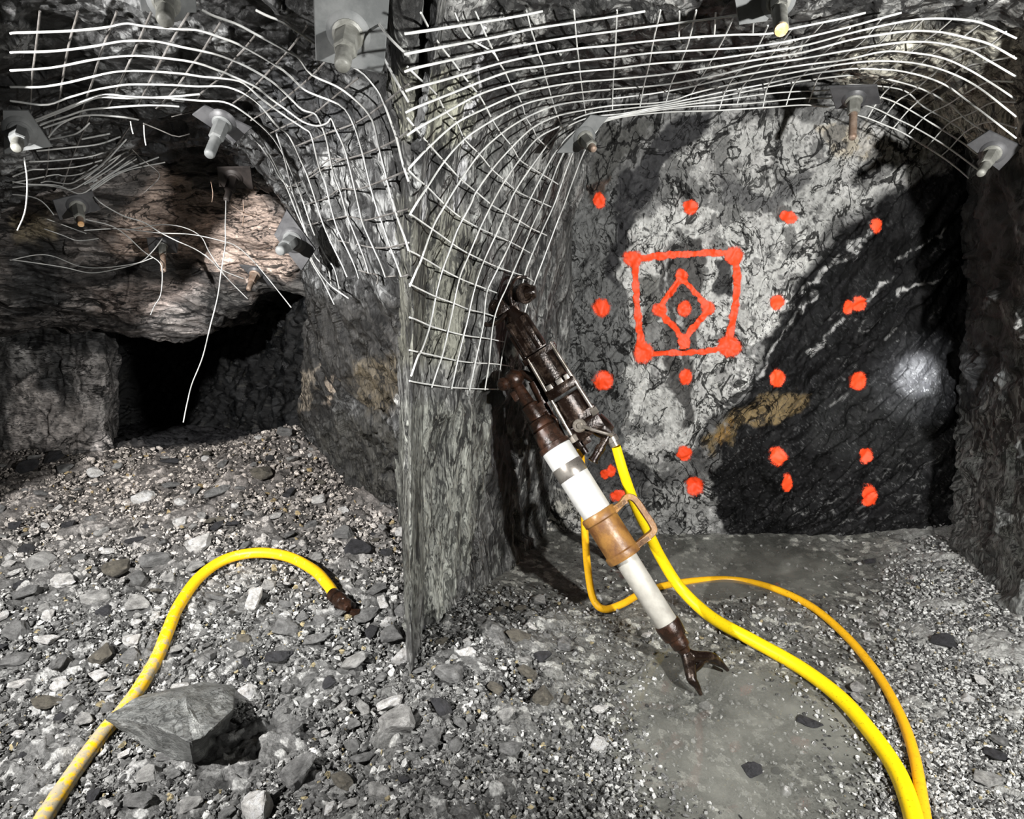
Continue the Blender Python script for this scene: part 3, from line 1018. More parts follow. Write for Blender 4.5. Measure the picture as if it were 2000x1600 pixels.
class MB:
    def __init__(self):
        self.v, self.f = [], []

    def add(self, v, f):
        o = len(self.v)
        self.v.extend([tuple(x) for x in v])
        self.f.extend([tuple(o + i for i in q) for q in f])
        return self

    def tube(self, pts, r, seg=10, sm=True):
        pts = smooth_line(pts) if sm else np.asarray(pts, float)
        n = len(pts)
        rr = r if np.isscalar(r) else np.interp(np.linspace(0, 1, n), np.linspace(0, 1, len(r)), r)
        v, f = tube_arrays(pts, rr, seg)
        f = list(f) + [tuple(range(seg))[::-1], tuple(range((n - 1) * seg, n * seg))]
        return self.add(v, f)

    def lathe(self, o, a, prof, seg=20, ref=None):
        """turned shape: prof is a list of (distance along a, radius)"""
        a = np.asarray(a, float)
        a = a / np.linalg.norm(a)
        u = np.cross(a, ref if ref is not None else [0.31, 0.2, 0.93])
        u /= np.linalg.norm(u)
        w = np.cross(a, u)
        an = np.linspace(0, 2 * math.pi, seg, endpoint=False)
        v, f = [], []
        for (t, r) in prof:
            for k in an:
                v.append(np.asarray(o) + a * t + (u * math.cos(k) + w * math.sin(k)) * r)
        n = len(prof)
        for i in range(n - 1):
            for k in range(seg):
                k2 = (k + 1) % seg
                f.append((i * seg + k, i * seg + k2, (i + 1) * seg + k2, (i + 1) * seg + k))
        f.append(tuple(range(seg))[::-1])
        f.append(tuple(range((n - 1) * seg, n * seg)))
        return self.add(v, f)

    def box(self, c, ax, ay, az, ch=0.12):
        """bevelled box: centre and three half-axes"""
        c, ax, ay, az = (np.asarray(x, float) for x in (c, ax, ay, az))
        bm = bmesh.new()
        bmesh.ops.create_cube(bm, size=2.0)
        bmesh.ops.bevel(bm, geom=bm.edges[:], offset=ch, segments=2, affect='EDGES', profile=0.6)
        bm.verts.index_update()
        v = [c + ax * q.co.x + ay * q.co.y + az * q.co.z for q in bm.verts]
        f = [tuple(x.index for x in fa.verts) for fa in bm.faces]
        bm.free()
        return self.add(v, f)

    def ball(self, c, r, seg=16):
        prof = [(-r * math.cos(k), max(1e-4, r * math.sin(k))) for k in np.linspace(0.05, math.pi - 0.05, 11)]
        return self.lathe(c, [0.2, -0.6, 0.7], prof, seg)

    def prism(self, poly, nvec):
        n = len(poly)
        p2 = [np.asarray(p) + nvec for p in poly]
        v = [np.asarray(p) for p in poly] + p2
        f = [tuple(range(n))[::-1], tuple(range(n, 2 * n))] + [(i, (i + 1) % n, n + (i + 1) % n, n + i) for i in range(n)]
        return self.add(v, f)

    def build(self, name, mat, parent=None, smooth=True, angle=35, col=None):
        me = bpy.data.meshes.new(name)
        me.from_pydata([tuple(x) for x in self.v], [], self.f)
        me.update()
        bm = bmesh.new()
        bm.from_mesh(me)
        bmesh.ops.recalc_face_normals(bm, faces=bm.faces[:])
        for fa in bm.faces:
            fa.smooth = smooth
        if smooth:
            for e in bm.edges:
                if len(e.link_faces) == 2 and e.calc_face_angle(0) > math.radians(angle):
                    e.smooth = False
        bm.to_mesh(me)
        bm.free()
        return link(name, me, mat, parent)


# ------------------------------------------------------------------ wire mesh
def wire_points(pts, bvh, off, win=2, last=[2.2]):
    """put a wire just clear of the rock it is pinned to"""
    if len(pts) > 1:
        q = np.array([p[:2] for p in pts], float)
        ln = np.linalg.norm(np.diff(q, axis=0), axis=1).sum()
        pts = [tuple(x) for x in cr_matrix(max(4, int(ln / 14)), len(q)) @ q]
    Y = [rock_depth(p[0], p[1], bvh) for p in pts]
    known = [(i, y) for i, y in enumerate(Y) if y is not None]
    if not known:
        known = [(0, last[0])]
    raw = np.interp(range(len(Y)), [k[0] for k in known], [k[1] for k in known])

    # stretched wire bridges the hollows and never dives behind the lip of the roof
    raw = np.minimum(np.array([raw[max(0, i - win):i + win + 1].min() for i in range(len(raw))]), 2.84)

    def soften(a):
        b = a.copy()
        if len(a) > 2:
            b[1:-1] = (a[:-2] + 2 * a[1:-1] + a[2:]) / 4
        return b
    ys = raw
    for _ in range(4):
        ys = soften(np.minimum(ys, raw))
    ys = soften(soften(np.minimum(ys, raw)))
    last[0] = ys[-1]
    return [at(p[0], p[1], y - off) for p, y in zip(pts, ys)]


def wire(name, pts3, r, mat, parent=None):
    m = MB()
    pl = smooth_line(pts3, 0.02)
    m.tube(pl, r, 6, sm=False)
    return m.build(name, mat, parent, True, 60)


def sheet(name, label, longs, crosses, bvh, off=0.08, r=0.0030, group='steel mesh sheets pinned to the rock', cmat=None, lmat=None):
    root = empty(name, wire_points(longs[0][:1], bvh, off)[0], label, 'wire mesh', group)
    for w in longs:
        wire('line_wire', wire_points(w, bvh, off), r, lmat or M_WIRE, root)
    for w in crosses:
        wire('cross_wire', wire_points(w, bvh, off - 0.012, 0), r * 0.9, cmat or M_WIRE, root)
    return root


R_LONG = [
    [(790, 66), (840, 59), (950, 42), (1015, 31), (1060, 22)],
    [(790, 106), (815, 101), (900, 85), (975, 71), (1037, 57), (1122, 44), (1200, 32), (1260, 22)],
    [(790, 140), (815, 132), (882, 117), (960, 100), (1045, 84), (1125, 71), (1200, 61), (1283, 50), (1380, 38), (1450, 28)],
    [(792, 178), (815, 170), (875, 154), (975, 124), (1052, 107), (1127, 95), (1200, 88), (1280, 79), (1350, 73), (1430, 68), (1500, 66), (1550, 55), (1640, 37), (1690, 25)],
    [(792, 220), (815, 209), (875, 185), (987, 142), (1060, 129), (1130, 119), (1200, 112), (1280, 103), (1400, 96), (1480, 90), (1570, 74), (1660, 52), (1715, 37), (1760, 25)],
    [(795, 265), (815, 251), (875, 217), (935, 185), (997, 165), (1065, 150), (1132, 140), (1200, 134), (1280, 124), (1380, 117), (1480, 103), (1570, 89), (1660, 65), (1748, 45), (1805, 37), (1860, 37), (1917, 45), (1985, 75)],
    [(798, 330), (815, 311), (840, 285), (892, 240), (950, 211), (1010, 185), (1070, 170), (1135, 160), (1200, 155), (1300, 145), (1400, 130), (1500, 113), (1570, 102), (1665, 77), (1720, 68), (1775, 61), (1830, 62), (1880, 72), (1932, 86), (1985, 115)],
    [(800, 420), (815, 395), (835, 365), (867, 317), (907, 272), (962, 235), (1020, 205), (1077, 190), (1137, 180), (1200, 174), (1300, 165), (1400, 147), (1480, 128), (1570, 114), (1660, 98), (1720, 88), (1775, 82), (1830, 84), (1890, 97), (1930, 118), (1985, 150)],
    [(800, 560), (815, 525), (822, 510), (845, 445), (870, 400), (900, 352), (937, 300), (979, 261), (1027, 230), (1082, 207), (1140, 197), (1200, 192), (1280, 182), (1350, 169), (1450, 147), (1570, 127), (1650, 117), (1724, 101), (1780, 103), (1840, 113), (1890, 135), (1940, 165), (1985, 195)],
    [(803, 735), (815, 700), (825, 680), (840, 635), (853, 570), (865, 525), (882, 480), (895, 445), (919, 400), (930, 375), (962, 330), (1000, 287), (1040, 250), (1087, 227), (1142, 215), (1200, 206), (1300, 199), (1360, 181), (1450, 160), (1570, 138), (1655, 124), (1720, 119), (1790, 124), (1850, 140), (1910, 170), (1985, 228)],
    [(843, 757), (855, 720), (865, 690), (880, 625), (897, 545), (915, 500), (938, 445), (960, 400), (985, 355), (1015, 312), (1050, 270), (1097, 245), (1145, 224), (1200, 215), (1300, 203), (1400, 182), (1500, 163), (1570, 147), (1632, 138), (1680, 134), (1765, 140), (1840, 163), (1900, 205), (1985, 270)],
    [(882, 760), (897, 690), (912, 630), (928, 560), (945, 510), (975, 445), (994, 400), (1007, 372), (1037, 327), (1072, 280), (1100, 252), (1150, 230), (1215, 222), (1280, 210), (1400, 190), (1500, 170), (1570, 158), (1660, 147), (1705, 149), (1790, 170), (1850, 200), (1890, 235), (1935, 265)],
    [(917, 762), (930, 700), (943, 640), (947, 600), (950, 575), (957, 555), (985, 500), (1010, 445), (1030, 400), (1062, 337), (1085, 297), (1115, 262), (1160, 238), (1200, 228), (1280, 213), (1400, 197), (1500, 183), (1570, 178), (1617, 176), (1660, 166), (1715, 168), (1768, 178), (1803, 208), (1848, 233), (1900, 268)],
    [(947, 762), (955, 710), (962, 640), (972, 600), (990, 560), (1020, 490), (1040, 440), (1059, 400), (1075, 360), (1102, 297), (1135, 258), (1200, 230), (1330, 210), (1450, 203), (1570, 192), (1617, 192), (1680, 184), (1742, 197), (1815, 238), (1880, 279), (1910, 302)],
    [(972, 762), (980, 700), (1000, 610), (1020, 555), (1030, 520), (1055, 460), (1082, 400), (1105, 335), (1121, 295), (1150, 255), (1200, 232), (1290, 220), (1400, 216), (1500, 210), (1570, 205), (1618, 209), (1690, 206), (1755, 234), (1790, 251), (1823, 270), (1857, 292), (1915, 335)],
    [(1015, 650), (1025, 610), (1043, 555), (1060, 510), (1090, 430), (1102, 400), (1120, 350), (1142, 295), (1175, 240)],
    [(1675, 225), (1695, 231), (1735, 247), (1768, 262), (1833, 302), (1865, 325), (1892, 348)],
]
R_CROSS = [
    [(822, 25), (840, 59), (862, 92), (882, 117), (900, 142), (920, 167), (935, 185), (950, 211), (962, 235), (979, 261), (1000, 287), (1015, 312), (1037, 327), (1066, 345), (1090, 360)],
    [(888, 25), (902, 55), (920, 78), (960, 100), (975, 124)],
    [(928, 22), (950, 71), (960, 92), (975, 122), (987, 142), (997, 165), (1010, 185), (1020, 205), (1027, 230), (1040, 250), (1050, 270), (1072, 290)],
    [(1028, 20), (1037, 57), (1045, 82), (1052, 107), (1060, 127), (1065, 150), (1071, 170), (1077, 190), (1082, 207), (1089, 227), (1099, 250)],
    [(1121, 20), (1125, 70), (1130, 117), (1135, 160), (1140, 198), (1144, 222)],
    [(1205, 20), (1202, 87), (1199, 134), (1197, 175), (1196, 216)],
    [(1290, 20), (1276, 80), (1268, 125), (1258, 165), (1250, 208)],
    [(1327, 22), (1326, 75)], [(1360, 20), (1345, 80), (1328, 125), (1310, 165), (1300, 203)],
    [(1398, 25), (1395, 68)], [(1432, 35), (1415, 72), (1394, 110), (1370, 150), (1350, 184)],
    [(1472, 35), (1470, 66)], [(1500, 50), (1478, 95), (1450, 130), (1430, 155), (1415, 182), (1405, 214)],
    [(1548, 55), (1525, 85), (1500, 115), (1475, 142), (1450, 170), (1440, 202)],
    [(1610, 42), (1580, 75), (1550, 108), (1525, 135), (1500, 168), (1490, 210)],
    [(1660, 55), (1630, 85), (1600, 112), (1575, 140), (1550, 165), (1535, 207)],
    [(1720, 38), (1690, 75), (1660, 100), (1630, 125), (1600, 148), (1580, 200)],
    [(1750, 45), (1723, 80), (1690, 105), (1662, 130), (1640, 147)],
    [(1805, 37), (1775, 65), (1750, 88), (1724, 105), (1690, 133)],
    [(1860, 37), (1830, 63), (1800, 83), (1775, 105), (1750, 125), (1720, 150), (1700, 170)],
    [(1917, 45), (1880, 72), (1848, 88), (1815, 110), (1780, 140), (1750, 160), (1720, 190), (1695, 230)],
    [(1965, 62), (1932, 88), (1890, 100), (1850, 122), (1815, 152), (1780, 180), (1750, 200), (1718, 242)],
    [(1980, 110), (1930, 120), (1880, 132), (1850, 160), (1810, 185), (1775, 215), (1745, 250)],
    [(1980, 160), (1930, 160), (1890, 180), (1850, 205), (1810, 225), (1775, 262)],
    [(1985, 200), (1940, 200), (1900, 220), (1855, 240), (1810, 288)],
    [(1985, 250), (1935, 238), (1890, 255), (1855, 290), (1838, 305)],
    [(795, 130), (815, 150), (850, 182), (870, 217), (892, 240), (907, 272), (937, 302), (960, 330), (985, 352), (1012, 375), (1045, 390), (1078, 405)],
    [(795, 230), (815, 255), (840, 285), (867, 315), (900, 350), (930, 375), (960, 400), (985, 415), (1015, 432), (1040, 447), (1068, 460)],
    [(800, 335), (815, 350), (835, 366), (869, 400), (900, 425), (935, 445), (972, 462), (1005, 477), (1040, 497)],
    [(800, 418), (814, 427), (860, 459), (900, 487), (945, 510), (980, 525), (1025, 540), (1045, 552)],
    [(800, 490), (814, 497), (845, 515), (865, 527), (900, 545), (930, 557), (970, 572)],
    [(800, 555), (814, 562), (850, 579), (885, 592), (917, 605), (947, 612), (985, 625)],
    [(800, 620), (814, 625), (850, 640), (907, 655), (950, 661), (985, 668)],
    [(800, 684), (814, 687), (855, 696), (895, 705), (930, 709), (967, 711), (1000, 716)],
    [(800, 744), (814, 747), (845, 752), (882, 757), (947, 760), (995, 760)],
]
sheet('wire_mesh_sheet', 'galvanised steel mesh arching from behind the rock drill over the roof above the marked face', R_LONG, R_CROSS, BV_R, off=0.105)

L_LONG = [
    [(20, 66), (35, 64), (130, 61), (205, 54), (247, 46), (280, 51), (342, 57), (385, 59), (430, 73), (475, 91), (550, 135), (585, 167), (607, 182), (667, 207), (690, 242), (702, 277), (710, 307), (722, 357), (734, 400), (747, 437), (762, 481), (775, 516), (784, 541)],
    [(395, 20), (417, 31), (462, 47), (500, 67), (565, 102), (585, 115), (607, 145), (650, 165), (675, 180), (710, 210), (730, 242), (740, 287), (750, 327), (762, 377), (769, 400), (778, 431), (791, 466), (798, 490)],
    [(500, 20), (522, 31), (550, 42), (580, 61), (607, 80), (660, 115), (705, 140), (730, 167), (745, 190), (762, 235), (775, 272), (785, 315), (798, 355)],
    [(720, 60), (757, 127), (775, 160), (798, 200)],
    [(735, 40), (762, 75), (798, 110)],
    [(20, 103), (35, 102), (105, 100), (180, 91), (230, 82), (255, 80), (305, 81), (355, 92), (400, 101), (440, 112), (485, 132), (532, 160), (562, 187), (590, 214), (612, 221), (622, 232), (637, 270), (645, 310), (652, 340), (665, 375), (672, 400), (681, 428), (700, 475), (712, 506), (720, 534)],
    [(20, 138), (35, 137), (105, 132), (180, 117), (255, 109), (305, 112), (380, 122), (430, 139), (450, 147), (500, 170), (525, 190), (560, 215), (592, 238), (620, 246), (640, 240), (647, 232), (657, 255), (672, 287), (680, 315), (695, 377), (700, 400), (709, 437), (728, 481), (744, 516), (753, 542)],
    [(20, 170), (35, 170), (80, 170), (130, 162), (180, 150), (230, 140), (280, 139), (355, 144), (395, 150), (440, 154), (475, 162), (507, 190), (550, 222), (592, 250), (607, 262), (617, 302), (625, 332), (635, 357), (645, 400), (659, 447), (678, 487), (694, 522), (701, 544)],
    [(20, 197), (35, 199), (90, 205), (130, 192), (180, 177), (217, 170), (255, 165), (330, 166), (387, 169), (437, 169), (475, 182), (507, 205), (540, 245), (560, 260), (575, 285), (587, 312), (600, 342), (615, 387), (619, 400), (631, 437), (650, 481), (669, 519), (678, 541)],
    [(67, 235), (130, 210), (190, 187), (217, 185), (255, 189), (330, 192), (392, 197), (440, 200), (480, 222), (527, 262), (555, 305), (575, 350), (587, 380), (594, 400), (612, 453), (637, 503), (653, 525), (664, 569)],
    [(70, 238), (130, 214), (190, 191), (250, 192), (330, 189), (390, 184)],
    [(80, 242), (130, 227), (167, 215), (217, 210), (280, 206), (317, 206), (350, 208)],
    [(78, 245), (110, 232), (117, 233)],
    [(85, 250), (130, 235), (155, 227), (192, 225), (242, 229), (270, 234)],
    [(95, 268), (115, 245), (150, 228), (175, 226)],
    [(505, 262), (537, 320), (560, 367), (580, 417), (603, 470), (606, 506), (631, 550), (653, 595)],
    [(490, 262), (527, 310), (545, 345), (570, 375), (590, 430), (606, 500), (640, 552), (681, 583)],
    [(540, 262), (553, 300), (568, 360), (580, 400), (595, 445), (615, 500), (640, 525), (647, 556)],
]
L_CROSS = [
    [(78, 22), (77, 32), (70, 95), (62, 157), (59, 212)],
    [(152, 22), (150, 32), (137, 77), (127, 125), (120, 170), (110, 215), (97, 260)],
    [(228, 22), (225, 32), (205, 82), (192, 120), (177, 170), (155, 225)],
    [(296, 22), (292, 32), (270, 82), (250, 127), (237, 155), (210, 210)],
    [(370, 22), (365, 32), (335, 80), (310, 127), (292, 160), (270, 205)],
    [(432, 42), (392, 105), (375, 127), (340, 177), (305, 212)],
    [(500, 67), (480, 92), (457, 117), (430, 152), (400, 175), (380, 197)],
    [(600, 50), (565, 97), (520, 145), (485, 180), (450, 205)],
    [(640, 115), (610, 147), (572, 180), (530, 212), (490, 235)],
    [(700, 152), (650, 192), (612, 222), (560, 245), (525, 262)],
    [(575, 287), (640, 260), (695, 240), (737, 212), (775, 182), (798, 165)],
    [(600, 345), (620, 330), (645, 311), (672, 311), (712, 300), (767, 277), (798, 255)],
    [(560, 367), (600, 350), (640, 325), (680, 307)],
    [(595, 400), (637, 387), (665, 369), (697, 370), (737, 357), (798, 332)],
    [(600, 440), (650, 428), (681, 423), (712, 430), (744, 423), (798, 408)],
    [(660, 470), (700, 478), (731, 484), (762, 483), (798, 474)],
    [(700, 528), (722, 534), (738, 538), (736, 555)],
    [(753, 541), (772, 539)], [(784, 541), (798, 537)],
]
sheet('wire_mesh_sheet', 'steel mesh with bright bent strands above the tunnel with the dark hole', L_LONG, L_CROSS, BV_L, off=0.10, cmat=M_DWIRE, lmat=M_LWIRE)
LB_LONG = [
    [(72, 295), (130, 289), (192, 282), (235, 267)], [(57, 316), (105, 314), (180, 305), (225, 287)],
    [(25, 345), (60, 332), (87, 331), (150, 326), (192, 315), (215, 309)],
    [(25, 357), (67, 349), (110, 341), (125, 344), (160, 339), (190, 322)],
    [(80, 357), (95, 354), (130, 359), (152, 352), (202, 319), (247, 272)],
    [(25, 355), (55, 360), (112, 362), (140, 370), (180, 347), (217, 320), (235, 304)],
    [(25, 366), (80, 362), (125, 368), (160, 378), (200, 350), (230, 330), (265, 305)],
    [(160, 272), (195, 265), (215, 261)], [(97, 272), (130, 266), (155, 258), (175, 240)],
    [(180, 370), (225, 340), (310, 307)], [(180, 372), (242, 335), (322, 317)], [(177, 365), (225, 335), (267, 310)],
    [(165, 350), (205, 320), (255, 292)], [(170, 358), (215, 330), (262, 295)], [(165, 360), (190, 350), (182, 356)],
    [(25, 380), (60, 384), (85, 396), (105, 420)],
]
LB_CROSS = [[(175, 227), (150, 285), (137, 320), (122, 365)], [(97, 260), (92, 330), (85, 352)],
            [(255, 245), (225, 287), (192, 327), (165, 342)], [(240, 268), (215, 310), (185, 345)]]
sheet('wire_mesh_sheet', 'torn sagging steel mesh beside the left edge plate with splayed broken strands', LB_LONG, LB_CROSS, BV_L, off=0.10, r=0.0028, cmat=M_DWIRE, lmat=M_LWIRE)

LOOSE = [
    ([(47, 308, 2.2), (53, 350, 2.2), (52, 390, 2.2), (47, 420, 2.2), (34, 450, 2.2)], 'pale wire end hanging below the plate cut off at the left edge', 0.0026, M_LWIRE),
    ([(442, 385, 2.9), (440, 440, 2.75), (440, 480, 2.7), (432, 530, 2.7), (425, 580, 2.7), (410, 640, 2.7), (395, 700, 2.7), (375, 750, 2.7), (365, 790, 2.7), (358, 825, 2.7)], 'long pale wire hanging down in front of the dark hole', 0.0026, M_LWIRE),
    ([(185, 385, 2.9), (202, 400, 2.9), (242, 422, 3.0), (280, 434, 3.05), (311, 453, 3.1), (342, 469, 3.1), (389, 491, 3.1), (427, 522, 3.1), (440, 540, 3.1)], 'straight wire slanting down across the plate on the pinkish slope', 0.0028, M_LWIRE),
    ([(164, 428, 2.9), (217, 441, 3.0), (249, 462, 3.1), (280, 491, 3.15), (311, 512, 3.15), (317, 534, 3.15), (314, 575, 3.15), (302, 597, 3.15), (294, 615, 3.15)], 'wire bending down below the slope plate with a hooked end', 0.0026, M_LWIRE),
    ([(20, 508, 2.9), (36, 509, 2.95), (124, 522, 3.1), (177, 533, 3.15), (230, 525, 3.15), (274, 512, 3.15), (299, 490, 3.15), (317, 466, 3.2)], 'lower of the two wires sagging along the dark brow', 0.0026, M_LWIRE),
    ([(20, 508, 2.95), (71, 498, 3.05), (105, 501, 3.1), (155, 520, 3.12), (202, 523, 3.12), (264, 515, 3.12), (300, 503, 3.15)], 'upper of the two wires sagging along the dark brow', 0.0026, M_LWIRE),
    ([(164, 450, 3.0), (233, 447, 3.1), (311, 455, 3.1), (374, 458, 3.1), (431, 470, 3.1), (462, 481, 3.0), (494, 509, 2.9), (531, 553, 2.85), (569, 601, 2.8)], 'long wire running over the pinkish slope to the tilted small plate', 0.0026, M_LWIRE),
    ([(92, 428, 2.9), (130, 442, 3.0), (168, 456, 3.0)], 'upper short wire left of the pinkish slope under the bolted plate', 0.0024, M_LWIRE),
    ([(86, 447, 2.95), (121, 459, 3.0), (152, 470, 3.05), (192, 466, 3.05)], 'lower short wire left of the pinkish slope bowing down', 0.0024, M_LWIRE),
    ([(246, 450, 3.15), (311, 439, 3.15), (358, 444, 3.15), (392, 462, 3.15), (408, 491, 3.1), (430, 525, 3.1)], 'wire arching over the plate on the pinkish slope', 0.0024, M_LWIRE),
    ([(400, 497, 3.1), (431, 525, 3.1), (456, 537, 3.05), (475, 544, 3.0)], 'short wire curling towards the nut of the small tilted plate', 0.0024, M_LWIRE),
    ([(416, 512, 3.1), (447, 547, 3.05), (484, 584, 3.0)], 'thin wire stub pointing into the dark hole top', 0.0022, M_LWIRE),
    ([(280, 241, 2.3), (310, 253, 2.35), (345, 267, 2.4), (370, 262, 2.45)], 'broken strand jutting out under the torn mesh towards the dark roof', 0.0022, M_DWIRE),
    ([(255, 237, 2.3), (257, 250, 2.3), (260, 262, 2.3)], 'shorter of two bright stubs hanging below the roof mesh', 0.0022, M_LWIRE),
    ([(281, 244, 2.3), (282, 265, 2.3), (285, 284, 2.3)], 'longer of two bright stubs hanging below the roof mesh', 0.0022, M_LWIRE),
    ([(335, 228, 2.4), (387, 217, 2.4), (398, 230, 2.4)], 'hooked wire beside the dark roof plate and its thick bolt', 0.0022, M_DWIRE),
    ([(258, 292, 2.6), (282, 315, 2.65), (312, 343, 2.7), (282, 376, 2.75)], 'bent broken wire at the end of the splayed strands', 0.0022, M_DWIRE),
    ([(475, 390, 2.95), (476, 415, 2.95), (474, 442, 2.95)], 'dark straight wire hanging right of the shadowed plate', 0.0024, M_BAR),
    ([(412, 355, 2.95), (416, 378, 2.95), (414, 395, 2.95)], 'dark wire stub hanging left of the shadowed plate', 0.0022, M_BAR),
    ([(452, 402, 3.0), (475, 415, 3.0), (498, 424, 3.0)], 'dark wire lying across below the shadowed plate', 0.0022, M_BAR),
]
for pts, lab, r, mat in LOOSE:
    o = wire('loose_wire', [at(*p) for p in pts], r, mat)
    tag(o, lab, 'wire', 'loose wire ends in the left tunnel')


# ------------------------------------------------------------------ rock bolts
BV_ALL = BV_L + BV_R + [bvh_of(LB1), bvh_of(FACE)]


def bolt(label, corners, c, tip, base_frac, pm, nm, bm_, nut_r=0.022, bar_r=0.0115, long_bar=True, tip_mat=None):
    """corners: outline of the plate in the photo; c: where the bar leaves it (px,py,depth); tip: end of the bar"""
    C = at(*c)
    T = at(*tip)
    a = T - C
    ratio = []
    for (x, y) in corners:
        d = ray(x, y)
        yy = d[1] * (((C - CAM) @ a) / (d @ a))
        rd = rock_depth(x, y, BV_ALL)
        if rd is not None:
            ratio.append((rd - 0.07) / yy)
    f_ = min(1.0, max(0.72, min(ratio))) if ratio else 1.0
    C, T = at(c[0], c[1], c[2] * f_), at(tip[0], tip[1], tip[2] * f_)
    a = T - C
    L = np.linalg.norm(a)
    a = a / L
    poly = []
    for (x, y) in corners:
        d = ray(x, y)
        poly.append(CAM + d * (((C - CAM) @ a) / (d @ a)))
    root = empty('rock_bolt', C, label, 'rock bolt', 'rock bolts with square plates')
    m = MB()
    # plate with chamfered rim
    cen = np.mean(poly, axis=0)
    th = 0.008
    outer = [p for p in poly]
    inner = [cen + (p - cen) * 0.97 for p in poly]
    n = len(poly)
    V = outer + [p + a * (th * 0.6) for p in outer] + [p + a * th for p in inner]
    Fc = [tuple(range(n))[::-1], tuple(range(2 * n, 3 * n))]
    for i in range(n):
        j = (i + 1) % n
        Fc += [(i, j, n + j, n + i), (n + i, n + j, 2 * n + j, 2 * n + i)]
    m.add(V, Fc)
    m.lathe(C + a * (th * 0.5), a, [(0, nut_r * 2.2), (0.004, nut_r * 2.1), (0.010, nut_r * 1.75), (0.016, nut_r * 1.3), (0.018, nut_r * 1.0)], 24)
    m.build('plate', pm, root, True, 30)
    nl = base_frac * L
    m = MB()
    h0 = 0.014
    m.lathe(C + a * h0, a, [(0, nut_r * 1.5), (0.006, nut_r * 1.5), (0.010, nut_r * 1.25)], 20)
    m.lathe(C + a * (h0 + 0.010), a, [(0, nut_r * 1.02), (0.002, nut_r * 1.12), (nl - 0.006, nut_r * 1.12), (nl, nut_r * 0.95)], 6)
    m.build('nut', nm, root, True, 25)
    m = MB()
    prof = []
    t = h0
    k = 0
    while t < L - 0.006:
        prof.append((t, bar_r * (1.0 if k % 2 else 1.13)))
        t += 0.0055
        k += 1
    prof += [(L - 0.004, bar_r), (L, bar_r * 0.8)]
    m.lathe(C, a, prof, 14)
    m.build('threaded_bar', bm_, root, True, 60)
    if tip_mat:
        m = MB()
        m.lathe(T - a * 0.003, a, [(0, bar_r * 1.02), (0.006, bar_r * 0.95)], 14)
        m.build('bar_end', tip_mat, root)
    return root


bolt('pale dusty plate with big hexagonal nut at the top beside the pillar roof', [(612, -20), (617, 116), (750, 143), (762, -20)], (681, 62, 1.84), (668, 130, 1.70), 0.45, M_GPLATE, M_NUT, M_NUT, 0.024, 0.0165)
bolt('shadowed roof plate with thick grey nut and stubby bar above the pinkish slope', [(376, 222), (400, 204), (492, 248), (460, 278)], (436, 236, 2.5), (408, 304, 2.36), 0.42, M_PLATE, M_GPLATE, M_GPLATE, 0.022, 0.016)
bolt('grey plate cut off by the left edge below the bright roof strands', [(5, 214), (55, 214), (103, 286), (8, 300)], (40, 255, 2.1), (32, 290, 1.95), 0.5, M_GPLATE, M_GPLATE, M_NUT, 0.022, 0.014)
bolt('dark plate with nut above the rusty left end of the pinkish slope', [(102, 390), (180, 371), (197, 409), (116, 430)], (151, 402, 2.9), (158, 438, 2.74), 0.6, M_PLATE, M_NUT, M_BAR, 0.021, 0.0125, tip_mat=M_RUSTEND)
bolt('small dark plate pinned on the pinkish slope with its bar pointing down', [(286, 464), (351, 462), (346, 493), (291, 491)], (317, 476, 3.3), (319, 530, 3.16), 0.3, M_PLATE, M_NUT, M_BAR, 0.017, 0.012)
bolt('diamond-tilted dark plate on the pillar side at the lower edge of the mesh', [(561, 408), (536, 458), (590, 529), (618, 486)], (574, 468, 2.42), (546, 491, 2.27), 0.5, M_PLATE, M_GPLATE, M_GPLATE, 0.024, 0.017)
bolt('flat tilted small plate at the top right of the dark hole', [(468, 516), (503, 520), (535, 558), (499, 546)], (500, 532, 3.1), (485, 566, 3.0), 0.4, M_PLATE, M_BAR, M_BAR, 0.018, 0.012)
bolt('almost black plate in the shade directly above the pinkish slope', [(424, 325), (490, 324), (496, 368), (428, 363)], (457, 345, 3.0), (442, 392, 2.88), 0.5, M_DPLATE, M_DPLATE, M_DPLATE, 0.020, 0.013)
bolt('bright bolt end at the top edge over the bent roof strands', [(268, -40), (380, -44), (384, 24), (275, 20)], (325, 0, 1.8), (322, 40, 1.66), 0.4, M_GPLATE, M_NUT, M_NUT, 0.020, 0.016)
bolt('dark plate with long brown bar above the marked face on the right', [(1619, 167), (1713, 164), (1720, 200), (1632, 211)], (1668, 190, 2.50), (1665, 271, 2.41), 0.28, M_PLATE, M_NUT, M_BAR, 0.020, 0.0125)
bolt('long foreshortened plate where the mesh bends over the left of the marked face', [(1152, 223), (1188, 227), (1128, 298), (1085, 298)], (1140, 268, 2.42), (1160, 292, 2.31), 0.6, M_GPLATE, M_NUT, M_BAR, 0.020, 0.012)
bolt('dark plate at the right edge where the last mesh strands end', [(1888, 281), (1932, 253), (1998, 285), (1952, 332)], (1940, 296, 2.25), (1915, 340, 2.14), 0.45, M_PLATE, M_NUT, M_NUT, 0.019, 0.012)
bolt('pale plate at the top edge with a rust-orange bar end', [(1428, -40), (1560, -40), (1497, 41), (1443, 48)], (1520, 0, 1.95), (1526, 58, 1.72), 0.3, M_GPLATE, M_NUT, M_NUT, 0.020, 0.0155, tip_mat=M_RUSTEND)


